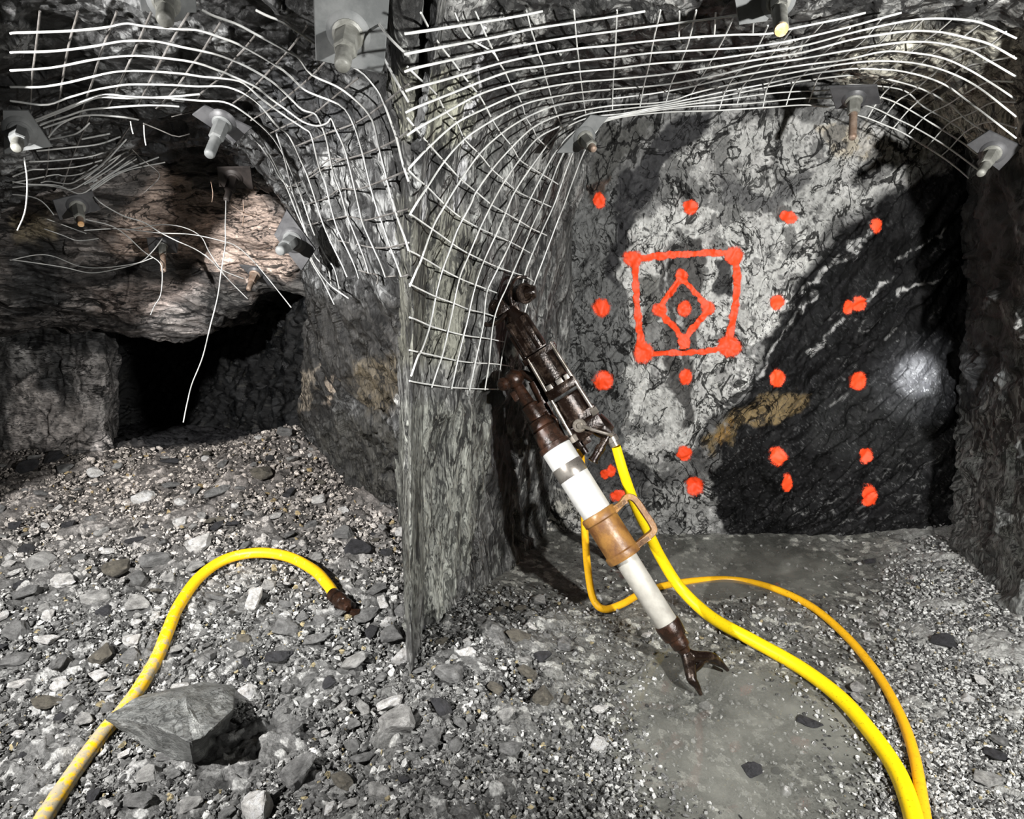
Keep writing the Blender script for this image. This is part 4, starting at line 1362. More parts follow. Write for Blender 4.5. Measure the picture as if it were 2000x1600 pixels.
# ------------------------------------------------------------------ hoses
def hose(name, label, pts, r, mat, dirt=None, coupling=None):
    pl = smooth_line(pts, 0.012)
    v, f = tube_arrays(pl, r, 18)
    f = [tuple(q) for q in f]
    n = len(pl)
    dv = np.zeros(len(v))
    if dirt:
        s = np.linspace(0, 1, n).repeat(18)
        dv = np.interp(s, [d[0] for d in dirt], [d[1] for d in dirt])
    me = mesh_arrays(name, v, np.array(f), np.stack([dv] * 3, 1), True)
    o = link(name, me, mat)
    tag(o, label, 'hose', 'yellow air hoses')
    return o, pl


def gp(px, py, lift):
    return ground_px(px, py, lift)


HR = 0.0245
LH = [gp(60, 1640, HR), gp(105, 1568, HR), gp(150, 1502, HR), gp(205, 1428, HR), gp(240, 1388, HR), gp(275, 1340, HR), gp(308, 1282, HR), gp(328, 1232, HR + 0.01), gp(350, 1182, HR + 0.01),
      gp(390, 1127, HR + 0.02), gp(440, 1093, HR + 0.03), gp(500, 1080, HR + 0.04), gp(560, 1087, HR + 0.04), gp(612, 1113, HR + 0.03), gp(640, 1142, HR + 0.015), gp(656, 1166, HR + 0.005)]
hose_l, plc = hose('air_hose', 'dusty yellow hose curving over the rubble heap to a rusty coupling', LH, HR, M_HOSE_C,
                   [(0, 0.22), (0.25, 0.17), (0.42, 0.11), (0.55, 0.02), (0.62, -0.06), (0.8, -0.10), (0.95, -0.12), (1, -0.05)])
# coupling on its end
e0, e1 = plc[-1], gp(692, 1196, 0.02)
ax = e1 - e0
La = np.linalg.norm(ax)
m = MB()
m.lathe(e0 - ax / La * 0.03, ax, [(0, HR * 1.08), (0.004, HR * 1.16), (0.03, HR * 1.2), (0.034, HR * 0.95), (0.042, HR * 0.95), (0.046, HR * 1.35), (0.075, HR * 1.4), (0.082, HR * 1.2), (0.088, HR * 1.25), (La + 0.005, HR * 1.2), (La + 0.01, HR * 0.7)], 20)
m.ball(e0 + ax * 0.35 + np.array([0.012, -0.012, 0.022]), 0.014)
m.box(e0 + ax * 0.75 + np.array([0.0, -0.01, 0.026]), (0.012, 0, 0), (0, 0.008, 0), (0, 0, 0.012))
m.box(e1 + ax / La * 0.008, (0.02, 0, 0), (0, 0.012, 0), (0, 0, 0.014))
cp = m.build('coupling', M_RUST, hose_l)
cp['label'] = 'rusty brown claw coupling'

HA = [at(1203, 872, 2.38), at(1220, 930, 2.38), at(1240, 985, 2.42), at(1264, 1035, 2.47), at(1291, 1090, 2.50), at(1330, 1150, 2.47), gp(1390, 1206, HR + 0.03), gp(1470, 1251, HR + 0.01),
      gp(1560, 1302, HR), gp(1640, 1362, HR), gp(1700, 1430, HR), gp(1748, 1500, HR), gp(1776, 1568, HR), gp(1800, 1660, HR)]
hose('air_hose', 'thick bright yellow hose running from the drill down across the puddle floor', HA, np.interp(np.linspace(0, 1, max(8, int(np.linalg.norm(np.diff(np.array(HA), axis=0), axis=1).sum() / 0.012))), [0, 0.2, 0.5, 1], [0.019, 0.023, 0.026, 0.026]), M_HOSE_A)
HB = [at(1132, 868, 2.50), at(1139, 950, 2.54), at(1143, 1050, 2.55), at(1149, 1120, 2.53), at(1159, 1170, 2.49), gp(1180, 1190, 0.02), gp(1215, 1180, 0.018), gp(1262, 1155, 0.018), gp(1330, 1138, 0.018), gp(1420, 1132, 0.018),
      gp(1500, 1146, 0.018), gp(1580, 1182, 0.018), gp(1650, 1240, 0.02), gp(1710, 1312, 0.02), gp(1755, 1390, 0.02), gp(1784, 1470, 0.022), gp(1802, 1568, 0.022), gp(1815, 1660, 0.022)]
hose('air_hose', 'thinner orange-yellow hose looping behind the drill leg round the puddle', HB, 0.0165, M_HOSE_B)


# ------------------------------------------------------------------ rock drill on its air leg
class Axis:
    """a straight tool axis; measures are taken along and across it"""

    def __init__(self, p_bot, p_top, px_bot, px_top):
        self.p0, self.p1 = np.asarray(p_bot), np.asarray(p_top)
        self.a = (self.p1 - self.p0)
        self.L = np.linalg.norm(self.a)
        self.a /= self.L
        view = CAM - (self.p0 + self.p1) / 2
        n = view - self.a * (view @ self.a)
        self.n = n / np.linalg.norm(n)
        self.s = np.cross(self.n, self.a)
        if self.s[0] < 0:
            self.s = -self.s
        self.len_px = math.dist(px_bot, px_top)
        self.d0, self.d1 = cdepth(self.p0), cdepth(self.p1)

    def t(self, px):
        l = px / self.len_px
        mu = l * self.d0 / (self.d1 - l * (self.d1 - self.d0))
        return mu * self.L

    def k(self, px):
        l = px / self.len_px
        return (self.d0 + (self.d1 - self.d0) * l) / F

    def P(self, t, s=0.0, n=0.0):
        return self.p0 + self.a * self.t(t) + (self.s * s + self.n * n) * self.k(t)

    def prof(self, lst):
        return [(self.t(t), r * self.k(t)) for t, r in lst]


G = Axis(atz(1345, 1285, 0.10), at(1002, 742, 2.46), (1345, 1285), (1002, 742))
D = Axis(at(1165, 865, 2.40), at(1003, 607, 2.50), (1165, 865), (1003, 607))
drill = empty('rock_drill', atz(1345, 1300, 0.0), 'oily brown rock drill on a white air leg leaning against the meshed wall', 'rock drill')

# air leg
MB().lathe(G.p0, G.a, G.prof([(72, 20), (76, 22.5), (240, 23)]), 28).build('inner_tube', M_ALU2, drill)['label'] = 'scuffed pale sliding tube'
o = MB().lathe(G.p0, G.a, G.prof([(326, 30), (420, 30.5), (486, 30.5)]), 32).build('outer_tube', M_ALU, drill)
o['label'] = 'white upper tube of the leg'
MB().lathe(G.p0, G.a, G.prof([(419, 30.9), (420, 31.3), (446, 31.3), (447, 30.9)]), 32).build('steel_band', M_BAND, o)
m = MB()
m.lathe(G.p0, G.a, G.prof([(230, 24), (231, 34), (236, 36), (246, 36), (249, 33), (316, 33), (319, 36), (331, 36), (335, 34), (336, 30)]), 32)
hc = m.build('handle_collar', M_ORUST, drill)
hc['label'] = 'orange rusty collar'
m = MB()
loop = [(320, 30), (326, 52), (330, 66), (318, 76), (285, 78), (256, 78), (246, 72), (243, 55), (240, 30)]
lp = smooth_line(np.array([G.P(t0, s0) for t0, s0 in loop]), 0.006)
tg = np.gradient(lp, axis=0)
tg /= np.linalg.norm(tg, axis=1, keepdims=True)
wv = np.cross(tg, G.n)
sec = [(-1, -0.7), (-0.8, -1), (0.8, -1), (1, -0.7), (1, 0.7), (0.8, 1), (-0.8, 1), (-1, 0.7)]
V_ = [p_ + w_ * 0.0125 * a_ + G.n * 0.030 * b_ for p_, w_ in zip(lp, wv) for a_, b_ in sec]
k8 = len(sec)
F_ = [(i * k8 + j, i * k8 + (j + 1) % k8, (i + 1) * k8 + (j + 1) % k8, (i + 1) * k8 + j) for i in range(len(lp) - 1) for j in range(k8)]
m.add(V_, F_ + [tuple(range(k8))[::-1], tuple(range((len(lp) - 1) * k8, len(lp) * k8))])
dh = m.build('d_handle', M_ORUST, hc)
for t0 in (241, 325):
    MB().box(G.P(t0, 44), G.s * 0.034, G.a * 0.010, G.n * 0.030, 0.15).build('handle_lug', M_ORUST, hc)
m = MB()
m.lathe(G.p0, G.a, G.prof([(-6, 9), (5, 10), (22, 13), (26, 17), (40, 18), (46, 18), (48, 23), (60, 25), (76, 26), (81, 25), (82, 21)]), 24)
m.build('foot_socket', M_RUST, drill)
# fork foot
m = MB()
root_ = G.P(2)
tipA, tipB = atz(1421, 1309, 0.015), atz(1369, 1357, 0.012)
cA, cB = atz(1389, 1284, 0.085), atz(1351, 1326, 0.062)
m.tube([G.P(14), root_ + (cA - root_) * 0.25, cA, (cA + tipA) / 2 + np.array([0, 0, 0.006]), tipA], [0.020, 0.024, 0.019, 0.013, 0.007], 12)
m.tube([G.P(14), root_ + (cB - root_) * 0.3, cB, (cB + tipB) / 2 + np.array([0, 0, 0.006]), tipB], [0.020, 0.024, 0.019, 0.013, 0.007], 12)
m.tube([tipA * 0.75 + cA * 0.25, (cA * 0.7 + root_ * 0.3) + np.array([0.004, -0.012, -0.006]), root_ + (cA + cB - 2 * root_) * 0.42, (cB * 0.7 + root_ * 0.3) + np.array([0.006, -0.008, -0.004]), tipB * 0.75 + cB * 0.25], [0.006, 0.009, 0.011, 0.009, 0.006], 10)
m.build('fork_foot', M_OIL, drill)['label'] = 'dark two-pronged claw foot'
m = MB()
m.lathe(G.p0, G.a, G.prof([(484, 31), (485, 33), (494, 33), (496, 28), (505, 27.5), (527, 26), (530, 22), (532, 25), (548, 23), (551, 17), (556, 18.5), (582, 18), (586, 13.5), (600, 13), (625, 12)]), 24)
m.build('leg_head', M_RUST, drill)
m = MB()
m.ball(G.P(641, 2, 6), 0.041)
m.lathe(G.P(641, -16, 10), G.n - 0.5 * G.s, [(-0.02, 0.026), (0.01, 0.028), (0.028, 0.026), (0.034, 0.014), (0.044, 0.012)], 16)
m.box(G.P(612, -14, 2), G.s * 0.012, G.a * 0.02, G.n * 0.014)
m.box(G.P(565, 18, 8), G.s * 0.013, G.a * 0.022, G.n * 0.012)
m.tube([G.P(600, 0, 0), G.P(641, 0, 0), G.P(643, 22, -6), D.P(168, -36, 2)], 0.018, 12)
m.build('pivot_joint', M_RUST, drill)

# drill body
kk = D.k(150)
m = MB()
for (t0, t1, ws, wn) in [(212, 288, 25, 26)]:
    m.box(D.P((t0 + t1) / 2, -5), D.a * (D.t(t1) - D.t(t0)) / 2, D.s * ws * kk, D.n * wn * kk, 0.22)
for s0 in (-22, -8, 6, 18):
    m.tube([D.P(216, s0 - 3, 25), D.P(284, s0 - 3, 23)], 0.0085, 10, sm=False)
m.box(D.P(236, -30, 14), D.a * 0.055, D.s * 0.010, D.n * 0.020, 0.2)
m.lathe(D.P(284, -6), D.a, [(0, 0.052), (0.012, 0.048), (0.03, 0.036), (0.055, 0.030)], 20)
fh = m.build('front_head', M_OIL, drill)
m = MB()
m.box(D.P(206, -2), D.a * 0.013, D.s * 36 * kk, D.n * 30 * kk, 0.15)
m.box(D.P(62, -2), D.a * 0.016, D.s * 36 * kk, D.n * 30 * kk, 0.15)
m.lathe(D.P(150, -3), D.a, [(0, 0.066), (0.002, 0.068), (0.112, 0.068), (0.114, 0.062)], 28)
m.lathe(D.P(133, -3), D.a, [(0, 0.056), (0.04, 0.056)], 28)
m.box(D.P(128, -2, 4), D.a * 0.022, D.s * 32 * kk, D.n * 28 * kk, 0.2)
m.lathe(D.P(60, -3), D.a, [(0, 0.066), (0.10, 0.068), (0.106, 0.062)], 28)
m.build('cylinder', M_OIL, drill)
m = MB()
for s0, w in ((-20, 10), (2, 12), (18, 8)):
    m.box(D.P(141, s0, 27), D.a * 0.012, D.s * w * kk * 0.6, D.n * 0.010, 0.25)
m.build('exhaust_port', M_BAND, drill)
for (ta, sa, tb, sb) in ((209, -26, 42, -33), (214, 27, 66, 28)):
    m = MB()
    m.tube([D.P(ta, sa, 27), D.P(tb, sb, 27)], 0.0072, 12, sm=False)
    tm = ta + (tb - ta) * 0.62
    sm_ = sa + (sb - sa) * 0.62
    m.lathe(D.P(tm, sm_, 27), D.a, [(-0.008, 0.0095), (0.008, 0.0095)], 12)
    m.lathe(D.P(tb, sb, 27), D.a, [(-0.03, 0.017), (-0.004, 0.017), (0.0, 0.010)], 6)
    m.build('side_rod', M_ROD, drill)
m = MB()
m.box(D.P(38, 0), D.a * 0.035, D.s * 33 * kk, D.n * 28 * kk, 0.3)
m.lathe(D.P(38, 18, 4), -D.a + 0.35 * D.s, [(0, 0.045), (0.04, 0.042), (0.075, 0.034), (0.08, 0.02)], 20)
m.box(D.P(20, -14, 12), D.a * 0.02, D.s * 0.018, D.n * 0.02, 0.2)
m.lathe(D.P(30, -28, 4), -D.a, [(0, 0.022), (0.04, 0.022), (0.05, 0.014), (0.075, 0.014)], 14)
bh = m.build('back_head', M_OIL, drill)
m = MB()
m.lathe(D.P(50, -10, 30), D.n, [(0, 0.027), (0.014, 0.027), (0.018, 0.022), (0.018, 0.012), (0.026, 0.011)], 24)
m.tube([D.P(47, -6, 40), D.P(30, 8, 44), D.P(12, 24, 42), D.P(2, 32, 36)], [0.007, 0.0065, 0.006, 0.008], 10)
m.build('throttle_lever', M_ROD, drill)
m = MB()
m.lathe(D.P(2, 26, 8), D.P(-24, -24, 18) - D.P(2, 26, 8), [(0, 0.018), (0.03, 0.019), (0.032, 0.015), (0.05, 0.015), (0.052, 0.020), (0.075, 0.020), (0.078, 0.017), (0.112, 0.017), (0.114, 0.0205), (0.122, 0.0205), (0.122, 0.013), (0.105, 0.012)], 20)
m.build('water_valve', M_OIL, drill)
m = MB()
hs = np.array(HA[0])
m.lathe(D.P(6, 30, 4), hs - D.P(6, 30, 4), [(-0.01, 0.019), (0.02, 0.021), (0.022, 0.026), (0.042, 0.026), (0.044, 0.021), (0.062, 0.021)], 16)
m.build('hose_swivel', M_BAND, drill)
m = MB()
m.tube([D.P(120, -48, -6), D.P(60, -50, -4), D.P(30, -50, -2), np.array(HB[0])], [0.016, 0.017, 0.015, 0.018], 12)
m.tube([D.P(168, -40, 2), D.P(120, -46, 2)], 0.022, 12)
m.tube([D.P(92, -46, 10), D.P(82, -41, 16), D.P(66, -46, 10)], 0.006, 8)
m.build('air_pipe', M_RUST, drill)
# steel retainer at the chuck
m = MB()
rc = D.P(322, 33, 6)
dirr = np.array([0.5, -0.85, 0.1])
m.lathe(rc - dirr * 0.05, dirr, [(0, 0.030), (0.03, 0.038), (0.055, 0.040), (0.066, 0.042), (0.070, 0.040), (0.070, 0.031), (0.052, 0.029)], 26)
m.lathe(rc + np.array([0.03, 0.02, 0.004]), [1, -0.2, 0.1], [(-0.02, 0.030), (0.01, 0.030), (0.022, 0.024)], 18)
m.build('retainer_bush', M_OIL, drill)
m = MB()
lc = D.P(330, -30, 4)
ldir = np.array([-0.75, -0.25, 0.6])
m.lathe(lc - ldir * 0.02, ldir, [(-0.04, 0.030), (0.0, 0.034), (0.02, 0.034), (0.024, 0.028), (0.04, 0.027), (0.048, 0.018)], 20)
m.box(D.P(322, -20, 10), D.s * 0.028, D.a * 0.026, D.n * 0.022, 0.2)
m.box(D.P(320, 4, -4), D.s * 0.016, D.a * 0.044, D.n * 0.024, 0.2)
m.tube([D.P(312, 4, 22), D.P(332, 12, 24), D.P(350, 26, 12), D.P(354, 42, 4), D.P(345, 56, 2)], 0.007, 10)
m.tube([D.P(306, -16, 20), D.P(300, -34, 22), D.P(304, -52, 14), D.P(312, -60, 8)], 0.009, 10)
m.build('steel_retainer', M_OIL, drill)

# ------------------------------------------------------------------ puddles
def puddle(name, cx, cy, rx, ry, z, label, seed):
    n, k = 96, 14
    rng = np.random.default_rng(seed)
    ph = rng.uniform(0, 6.28, 5)
    v, f = [(cx, cy, z)], []
    for j in range(1, k + 1):
        for i in range(n):
            a = 2 * math.pi * i / n
            rr = j / k * (1 + 0.14 * math.sin(2 * a + ph[0]) + 0.10 * math.sin(3 * a + ph[1]) + 0.06 * math.sin(5 * a + ph[2]) + 0.04 * math.sin(9 * a + ph[3]))
            v.append((cx + rx * rr * math.cos(a), cy + ry * rr * math.sin(a), z))
    for i in range(n):
        f.append((0, 1 + i, 1 + (i + 1) % n))
    for j in range(k - 1):
        for i in range(n):
            a0, a1 = 1 + j * n + i, 1 + j * n + (i + 1) % n
            f.append((a0, a0 + n, a1 + n))
            f.append((a0, a1 + n, a1))
    o = link(name, mesh_arrays(name, np.array(v), np.array(f), None, True), M_WATER)
    tag(o, label, 'puddle', kind='stuff')
    return o


puddle('puddle', 0.74, 1.72, 0.46, 0.50, -0.012, 'murky grey puddle in front of the drill foot', 3)
puddle('puddle', 1.15, 2.92, 0.85, 0.36, -0.014, 'dark shallow puddle at the base of the marked face', 5)

# ------------------------------------------------------------------ stones
def hull_proto(seed, npt=14, flat=(1, 0.8, 0.55), jag=0.25):
    rng = np.random.default_rng(seed)
    bm = bmesh.new()
    for i in range(npt):
        d = rng.normal(size=3)
        d /= np.linalg.norm(d)
        d = np.sign(d) * np.abs(d) ** 0.75
        d *= 1 - rng.random() * jag
        bm.verts.new(d * np.array(flat))
    r = bmesh.ops.convex_hull(bm, input=bm.verts[:])
    junk = [e for e in r['geom_interior'] if isinstance(e, bmesh.types.BMVert)]
    bmesh.ops.delete(bm, geom=junk, context='VERTS')
    bmesh.ops.triangulate(bm, faces=bm.faces[:])
    bm.verts.index_update()
    v = np.array([x.co[:] for x in bm.verts])
    f = np.array([[x.index for x in fa.verts] for fa in bm.faces])
    bm.free()
    return v, f


PROTO = [hull_proto(100 + i, 11 + i % 4, [(1, 0.8, 0.6), (1, 0.7, 0.35), (1, 0.9, 0.75), (1, 0.55, 0.4), (1, 0.85, 0.3)][i % 5]) for i in range(15)]


def rot_mats(n, tilt=0.7):
    a = RNG.uniform(0, 6.283, n)
    b = RNG.normal(0, tilt, n)
    c = RNG.normal(0, tilt, n)
    ca, sa, cb, sb, cc, sc = np.cos(a), np.sin(a), np.cos(b), np.sin(b), np.cos(c), np.sin(c)
    z = np.zeros(n)
    o = np.ones(n)
    Rz = np.stack([ca, -sa, z, sa, ca, z, z, z, o], 1).reshape(n, 3, 3)
    Rx = np.stack([o, z, z, z, cb, -sb, z, sb, cb], 1).reshape(n, 3, 3)
    Ry = np.stack([cc, z, sc, z, o, z, -sc, z, cc], 1).reshape(n, 3, 3)
    return Ry @ Rx @ Rz


def scatter(name, label, xy, size, cols, sink=0.1, mat=None):
    n = len(xy)
    ok = clear_of_rocks(xy, size)
    xy, size, cols = xy[ok], size[ok], cols[ok]
    n = len(xy)
    z = ground_base(xy[:, 0], xy[:, 1])
    R = rot_mats(n)
    pr = RNG.integers(0, len(PROTO), n)
    VV, FF, CC = [], [], []
    o = 0
    for k, (pv, pf) in enumerate(PROTO):
        idx = np.where(pr == k)[0]
        if len(idx) == 0:
            continue
        v = np.einsum('nij,vj->nvi', R[idx], pv) * size[idx][:, None, None]
        v += np.stack([xy[idx, 0], xy[idx, 1], z[idx] + size[idx] * (0.35 - sink) + 0.006], 1)[:, None]
        m = len(pv)
        f = pf[None] + (np.arange(len(idx)) * m)[:, None, None] + o
        VV.append(v.reshape(-1, 3))
        FF.append(f.reshape(-1, 3))
        CC.append(np.repeat(cols[idx], m, axis=0))
        o += len(idx) * m
    me = mesh_arrays(name, np.concatenate(VV), np.concatenate(FF), np.concatenate(CC), False)
    ob = link(name, me, mat or M_STONE)
    tag(ob, label, 'gravel', kind='stuff')
    return ob


def stone_cols(n, pw, warm=None):
    u = RNG.random(n)
    g = RNG.uniform(0.10, 0.31, n)
    g = np.where(u < pw, RNG.uniform(0.5, 0.72, n), g)
    g = np.where(u > 0.86, RNG.uniform(0.03, 0.07, n), g)
    c = np.stack([g, g, g * 0.97], 1)
    o = RNG.random(n) < 0.02
    c[o] = np.array([0.36, 0.30, 0.17])
    if warm is not None:
        c = c * (1 + warm[:, None] * np.array([0.14, 0.03, -0.04]))
    return c


def sample_region(n, t0, t1, y0, y1, keep):
    out = np.zeros((0, 2))
    while len(out) < n:
        y = y0 * (y1 / y0) ** RNG.random(n)
        t = RNG.uniform(t0, t1, n)
        xy = np.stack([t * y, y], 1)
        out = np.concatenate([out, xy[RNG.random(n) < keep(xy)]])
    return out[:n]


def keep_left(xy):
    x, y = xy[:, 0], xy[:, 1]
    k = np.where(y < 2.1, sstep(0.05, -0.35, x), sstep(-0.30 + (-0.12) * (y - 2.1), -0.40 - 0.12 * (y - 2.1), x))
    return k * (1 - sstep(3.85, 4.0, y))


def keep_right(xy):
    x, y = xy[:, 0], xy[:, 1]
    b = sstep(1.0, 1.35, x - 0.62 * (y - 1.6)) * (1 - sstep(2.7, 3.1, y)) * 0.95
    b = np.maximum(b, 0.12 * sstep(0.3, 1.0, x) * (1 - sstep(2.4, 2.8, y)) * sstep(1.5, 2.3, y))
    b = np.maximum(b, 0.35 * np.exp(-((x - 0.30) / 0.10) ** 2 - ((y - 1.65) / 0.25) ** 2))
    b = np.maximum(b, 0.09 * sstep(0.2, 0.5, x) * (1 - sstep(1.9, 2.4, y)))
    b = np.maximum(b, 0.03 * sstep(0.2, 0.5, x))
    return b


def keep_rl(xy):
    x, y = xy[:, 0], xy[:, 1]
    return np.exp(-((x + 0.1) / 0.42) ** 2) * (1 - sstep(2.4, 2.8, y)) * sstep(-0.4, -0.25, x)


# individual stones --------------------------------------------------
def stone_mesh(seed, flat, col, npt=22):
    v, f = hull_proto(seed, npt, flat, 0.35)
    # subdivide and roughen so that a big stone has a broken surface
    bm = bmesh.new()
    vs = [bm.verts.new(x) for x in v]
    for t in f:
        bm.faces.new([vs[i] for i in t])
    bmesh.ops.dissolve_limit(bm, angle_limit=0.15, verts=bm.verts[:], edges=bm.edges[:])
    bmesh.ops.bevel(bm, geom=bm.edges[:], offset=0.03, segments=1, affect='EDGES')
    bmesh.ops.triangulate(bm, faces=bm.faces[:])
    bmesh.ops.subdivide_edges(bm, edges=bm.edges[:], cuts=3, use_grid_fill=True)
    bmesh.ops.triangulate(bm, faces=bm.faces[:])
    bm.verts.index_update()
    p = np.array([x.co[:] for x in bm.verts])
    ff = np.array([[x.index for x in fa.verts] for fa in bm.faces if len(fa.verts) == 3])
    bm.free()
    nz = fbm(p * 2.5 + seed, 4, seed)
    n2 = fbm(p * np.array([3, 3, 9.0]) + seed, 4, seed + 3)
    fc, rc, _e = facets(p * 3.0 + seed, seed)
    p = p * (1 + 0.05 * nz + 0.03 * n2 + 0.10 * fc)[:, None]
    c = np.asarray(col, np.float32)[None] * (0.75 + 0.5 * rc[:, None] + 0.6 * n2[:, None])
    return mesh_arrays('rock_fragment', p, ff, c, False)


KINDS = {'white': (0.86, 0.84, 0.81), 'grey': (0.23, 0.23, 0.225), 'dark': (0.05, 0.05, 0.055), 'brown': (0.17, 0.155, 0.125), 'pale': (0.42, 0.415, 0.40)}
SHAPES = [(1, 0.75, 0.5), (1, 0.6, 0.3), (1, 0.85, 0.65), (1, 0.5, 0.35), (1, 0.8, 0.28)]
STONES = {}
for kn, kc in KINDS.items():
    for si, sh in enumerate(SHAPES):
        me = stone_mesh(300 + si * 7 + len(kn) * 31, sh, kc)
        me.materials.append(M_STONE)
        STONES[kn, si] = me


def put_stone(kind, shape, p, size, rz, label, group=None, tilt=(0, 0)):
    o = bpy.data.objects.new('rock_fragment', STONES[kind, shape])
    COL.objects.link(o)
    o.location = Vector(p)
    o.scale = (size,) * 3
    o.rotation_euler = (tilt[0], tilt[1], rz)
    tag(o, label, 'rock', group)
    return o


BIG = [  # px, py of the middle, width in the photo, kind, shape, turn, label
    (281, 978, 40, 'white', 2, 0.4, 'large white quartz lump on the far slope of the heap'),
    (390, 1070, 56, 'white', 0, 0.2, 'white streaked rock left of the top of the hose bend'),
    (125, 1143, 62, 'white', 1, -0.5, 'white quartz slab lying alone on the left slope'),
    (232, 1118, 66, 'brown', 0, 0.5, 'pinkish brown chunk right of the white slab on the left slope'),
    (305, 1105, 70, 'grey', 0, -0.3, 'wide grey boulder behind the lower hose bend'),
    (432, 1017, 20, 'brown', 2, 0.1, 'small orange-stained stone on the crest side of the heap'),
    (515, 932, 56, 'brown', 0, 0.7, 'brownish block near the crest of the heap'),
    (425, 968, 60, 'grey', 1, 0.6, 'grey banded slab leaning under the crest'),
    (700, 1085, 66, 'dark', 0, -0.4, 'dark flat rock behind the rusty coupling'),
    (670, 1050, 48, 'grey', 2, 0.2, 'grey rounded rock behind the dark flat one'),
    (715, 1210, 60, 'grey', 1, 0.2, 'grey flat rock right of the rusty coupling'),
    (755, 1220, 26, 'white', 2, 0.2, 'bright white stone near the right end of the rusty coupling'),
    (617, 1255, 60, 'grey', 1, 0.0, 'flat grey rock with a dark gap below the coupling'),
    (545, 1290, 62, 'dark', 1, 0.4, 'black splinter rock below the middle of the hose arch'),
    (710, 1390, 50, 'pale', 3, -0.9, 'pale oblong stone low on the right of the heap'),
    (565, 1430, 58, 'grey', 1, 0.1, 'flat grey rock right of the big split slab'),
    (590, 1520, 90, 'grey', 0, 0.6, 'big square grey rock at the bottom edge of the heap'),
    (670, 1535, 70, 'brown', 3, -0.7, 'olive grey wedge at the bottom edge of the heap'),
    (470, 1515, 70, 'grey', 1, 0.3, 'grey slab at the bottom edge below the split slab'),
    (480, 1360, 44, 'white', 2, 0.2, 'white lump touching the right side of the split slab'),
    (290, 1520, 52, 'pale', 2, 0.5, 'streaked grey and white rock below the split slab'),
    (258, 1290, 46, 'grey', 2, 0.1, 'round grey rock left of the hose above the split slab'),
    (350, 1270, 40, 'pale', 1, 0.7, 'pale streaked rock just right of the middle of the hose'),
    (90, 1380, 60, 'brown', 1, 0.3, 'brownish flat rock near the left edge beside the hose'),
    (118, 1405, 26, 'dark', 2, 0.1, 'black block left of the hose beside the split slab'),
    (785, 1290, 40, 'white', 2, 0.0, 'white rock at the right end of the heap'),
    (1470, 1517, 54, 'dark', 2, 0.3, 'round wet black stone sitting in the grey puddle'),
    (1517, 1510, 22, 'dark', 2, 0.8, 'small dark stone right of the round wet black stone'),
    (1580, 1418, 54, 'dark', 1, -0.5, 'jagged dark stone at the puddle edge under the thick hose'),
    (1377, 1383, 26, 'pale', 2, 0.4, 'pale stone in the puddle below the drill foot'),
    (1535, 1552, 26, 'white', 2, 0.2, 'white stone at the bottom edge right of the wet black stone'),
    (1060, 1370, 62, 'brown', 0, 0.9, 'large olive grey rock in the pile left of the drill foot'),
    (1105, 1372, 34, 'brown', 3, 1.3, 'narrow upright rock beside the large olive grey one'),
    (1010, 1250, 58, 'brown', 1, 0.2, 'flat pointed rock at the top of the pile by the meshed wall'),
    (1030, 1320, 52, 'brown', 3, -0.6, 'olive triangular rock in the middle of the pile by the meshed wall'),
    (1062, 1290, 44, 'dark', 0, 0.2, 'dark overhanging rock in the pile by the meshed wall'),
    (1105, 1265, 46, 'grey', 0, 1.2, 'tall grey rock at the back of the pile by the meshed wall'),
    (990, 1405, 46, 'pale', 0, 0.3, 'pale flat rock below the pile by the meshed wall'),
    (998, 1470, 60, 'grey', 1, 0.2, 'grey rock over a dark gap near the lower left corner of the right floor'),
    (1168, 1460, 40, 'white', 2, 0.3, 'white quartz lump left of the puddle'),
    (1170, 1390, 34, 'white', 1, 0.2, 'white chip at the upper left edge of the puddle'),
    (905, 1545, 26, 'pale', 2, 0.1, 'small pale stone at the bottom by the pillar'),
    (1262, 1244, 24, 'white', 1, 0.5, 'small white chip left of the rusty leg socket'),
    (1577, 1115, 24, 'white', 1, 0.6, 'pale flat chip on the dark floor below the marked face'),
    (1785, 1132, 18, 'white', 2, 0.4, 'white stone in the corner below the right end of the face'),
    (1845, 1262, 50, 'dark', 2, 0.3, 'dark boulder in the white gravel by the right wall'),
    (1720, 1490, 34, 'white', 3, 0.9, 'long white stone between the puddle and the thick hose'),
    (1945, 1480, 50, 'dark', 1, -0.7, 'dark slab in the gravel at the right edge'),
    (1890, 1370, 30, 'white', 2, 0.1, 'white angular stone on the gravel near the right edge'),
    (1930, 1530, 60, 'pale', 1, -0.6, 'long pale grey slab at the lower right corner'),
    (1700, 1100, 30, 'dark', 1, 0.1, 'low dark stone on the floor under the right dots'),
]
taken = [(-0.86, 1.62, 0.14), (-0.78, 1.70, 0.14), (-0.95, 1.70, 0.10)]
for (px, py, w, kd, sh, tz, lab) in BIG:
    p = ground_px(px, py)
    s = w * cdepth(p) / F / 2 * 0.98
    put_stone(kd, sh, p + np.array([0, 0, s * 0.32]), s * (1.25 if kd == 'white' else 1.08), tz, lab, None, (random.uniform(-0.25, 0.25), random.uniform(-0.25, 0.25)))
    taken.append((p[0], p[1], s))


def free(x, y, s):
    return all((x - a) ** 2 + (y - b) ** 2 > (s + c) ** 2 * 0.7 for a, b, c in taken)


HOSE_XY = np.concatenate([smooth_line(np.array(h), 0.05)[:, :2] for h in (LH, HA[6:], HB[5:])])


def near_hose(x, y, s):
    return (((HOSE_XY - np.array([x, y])) ** 2).sum(1) < (s + 0.03) ** 2).any()


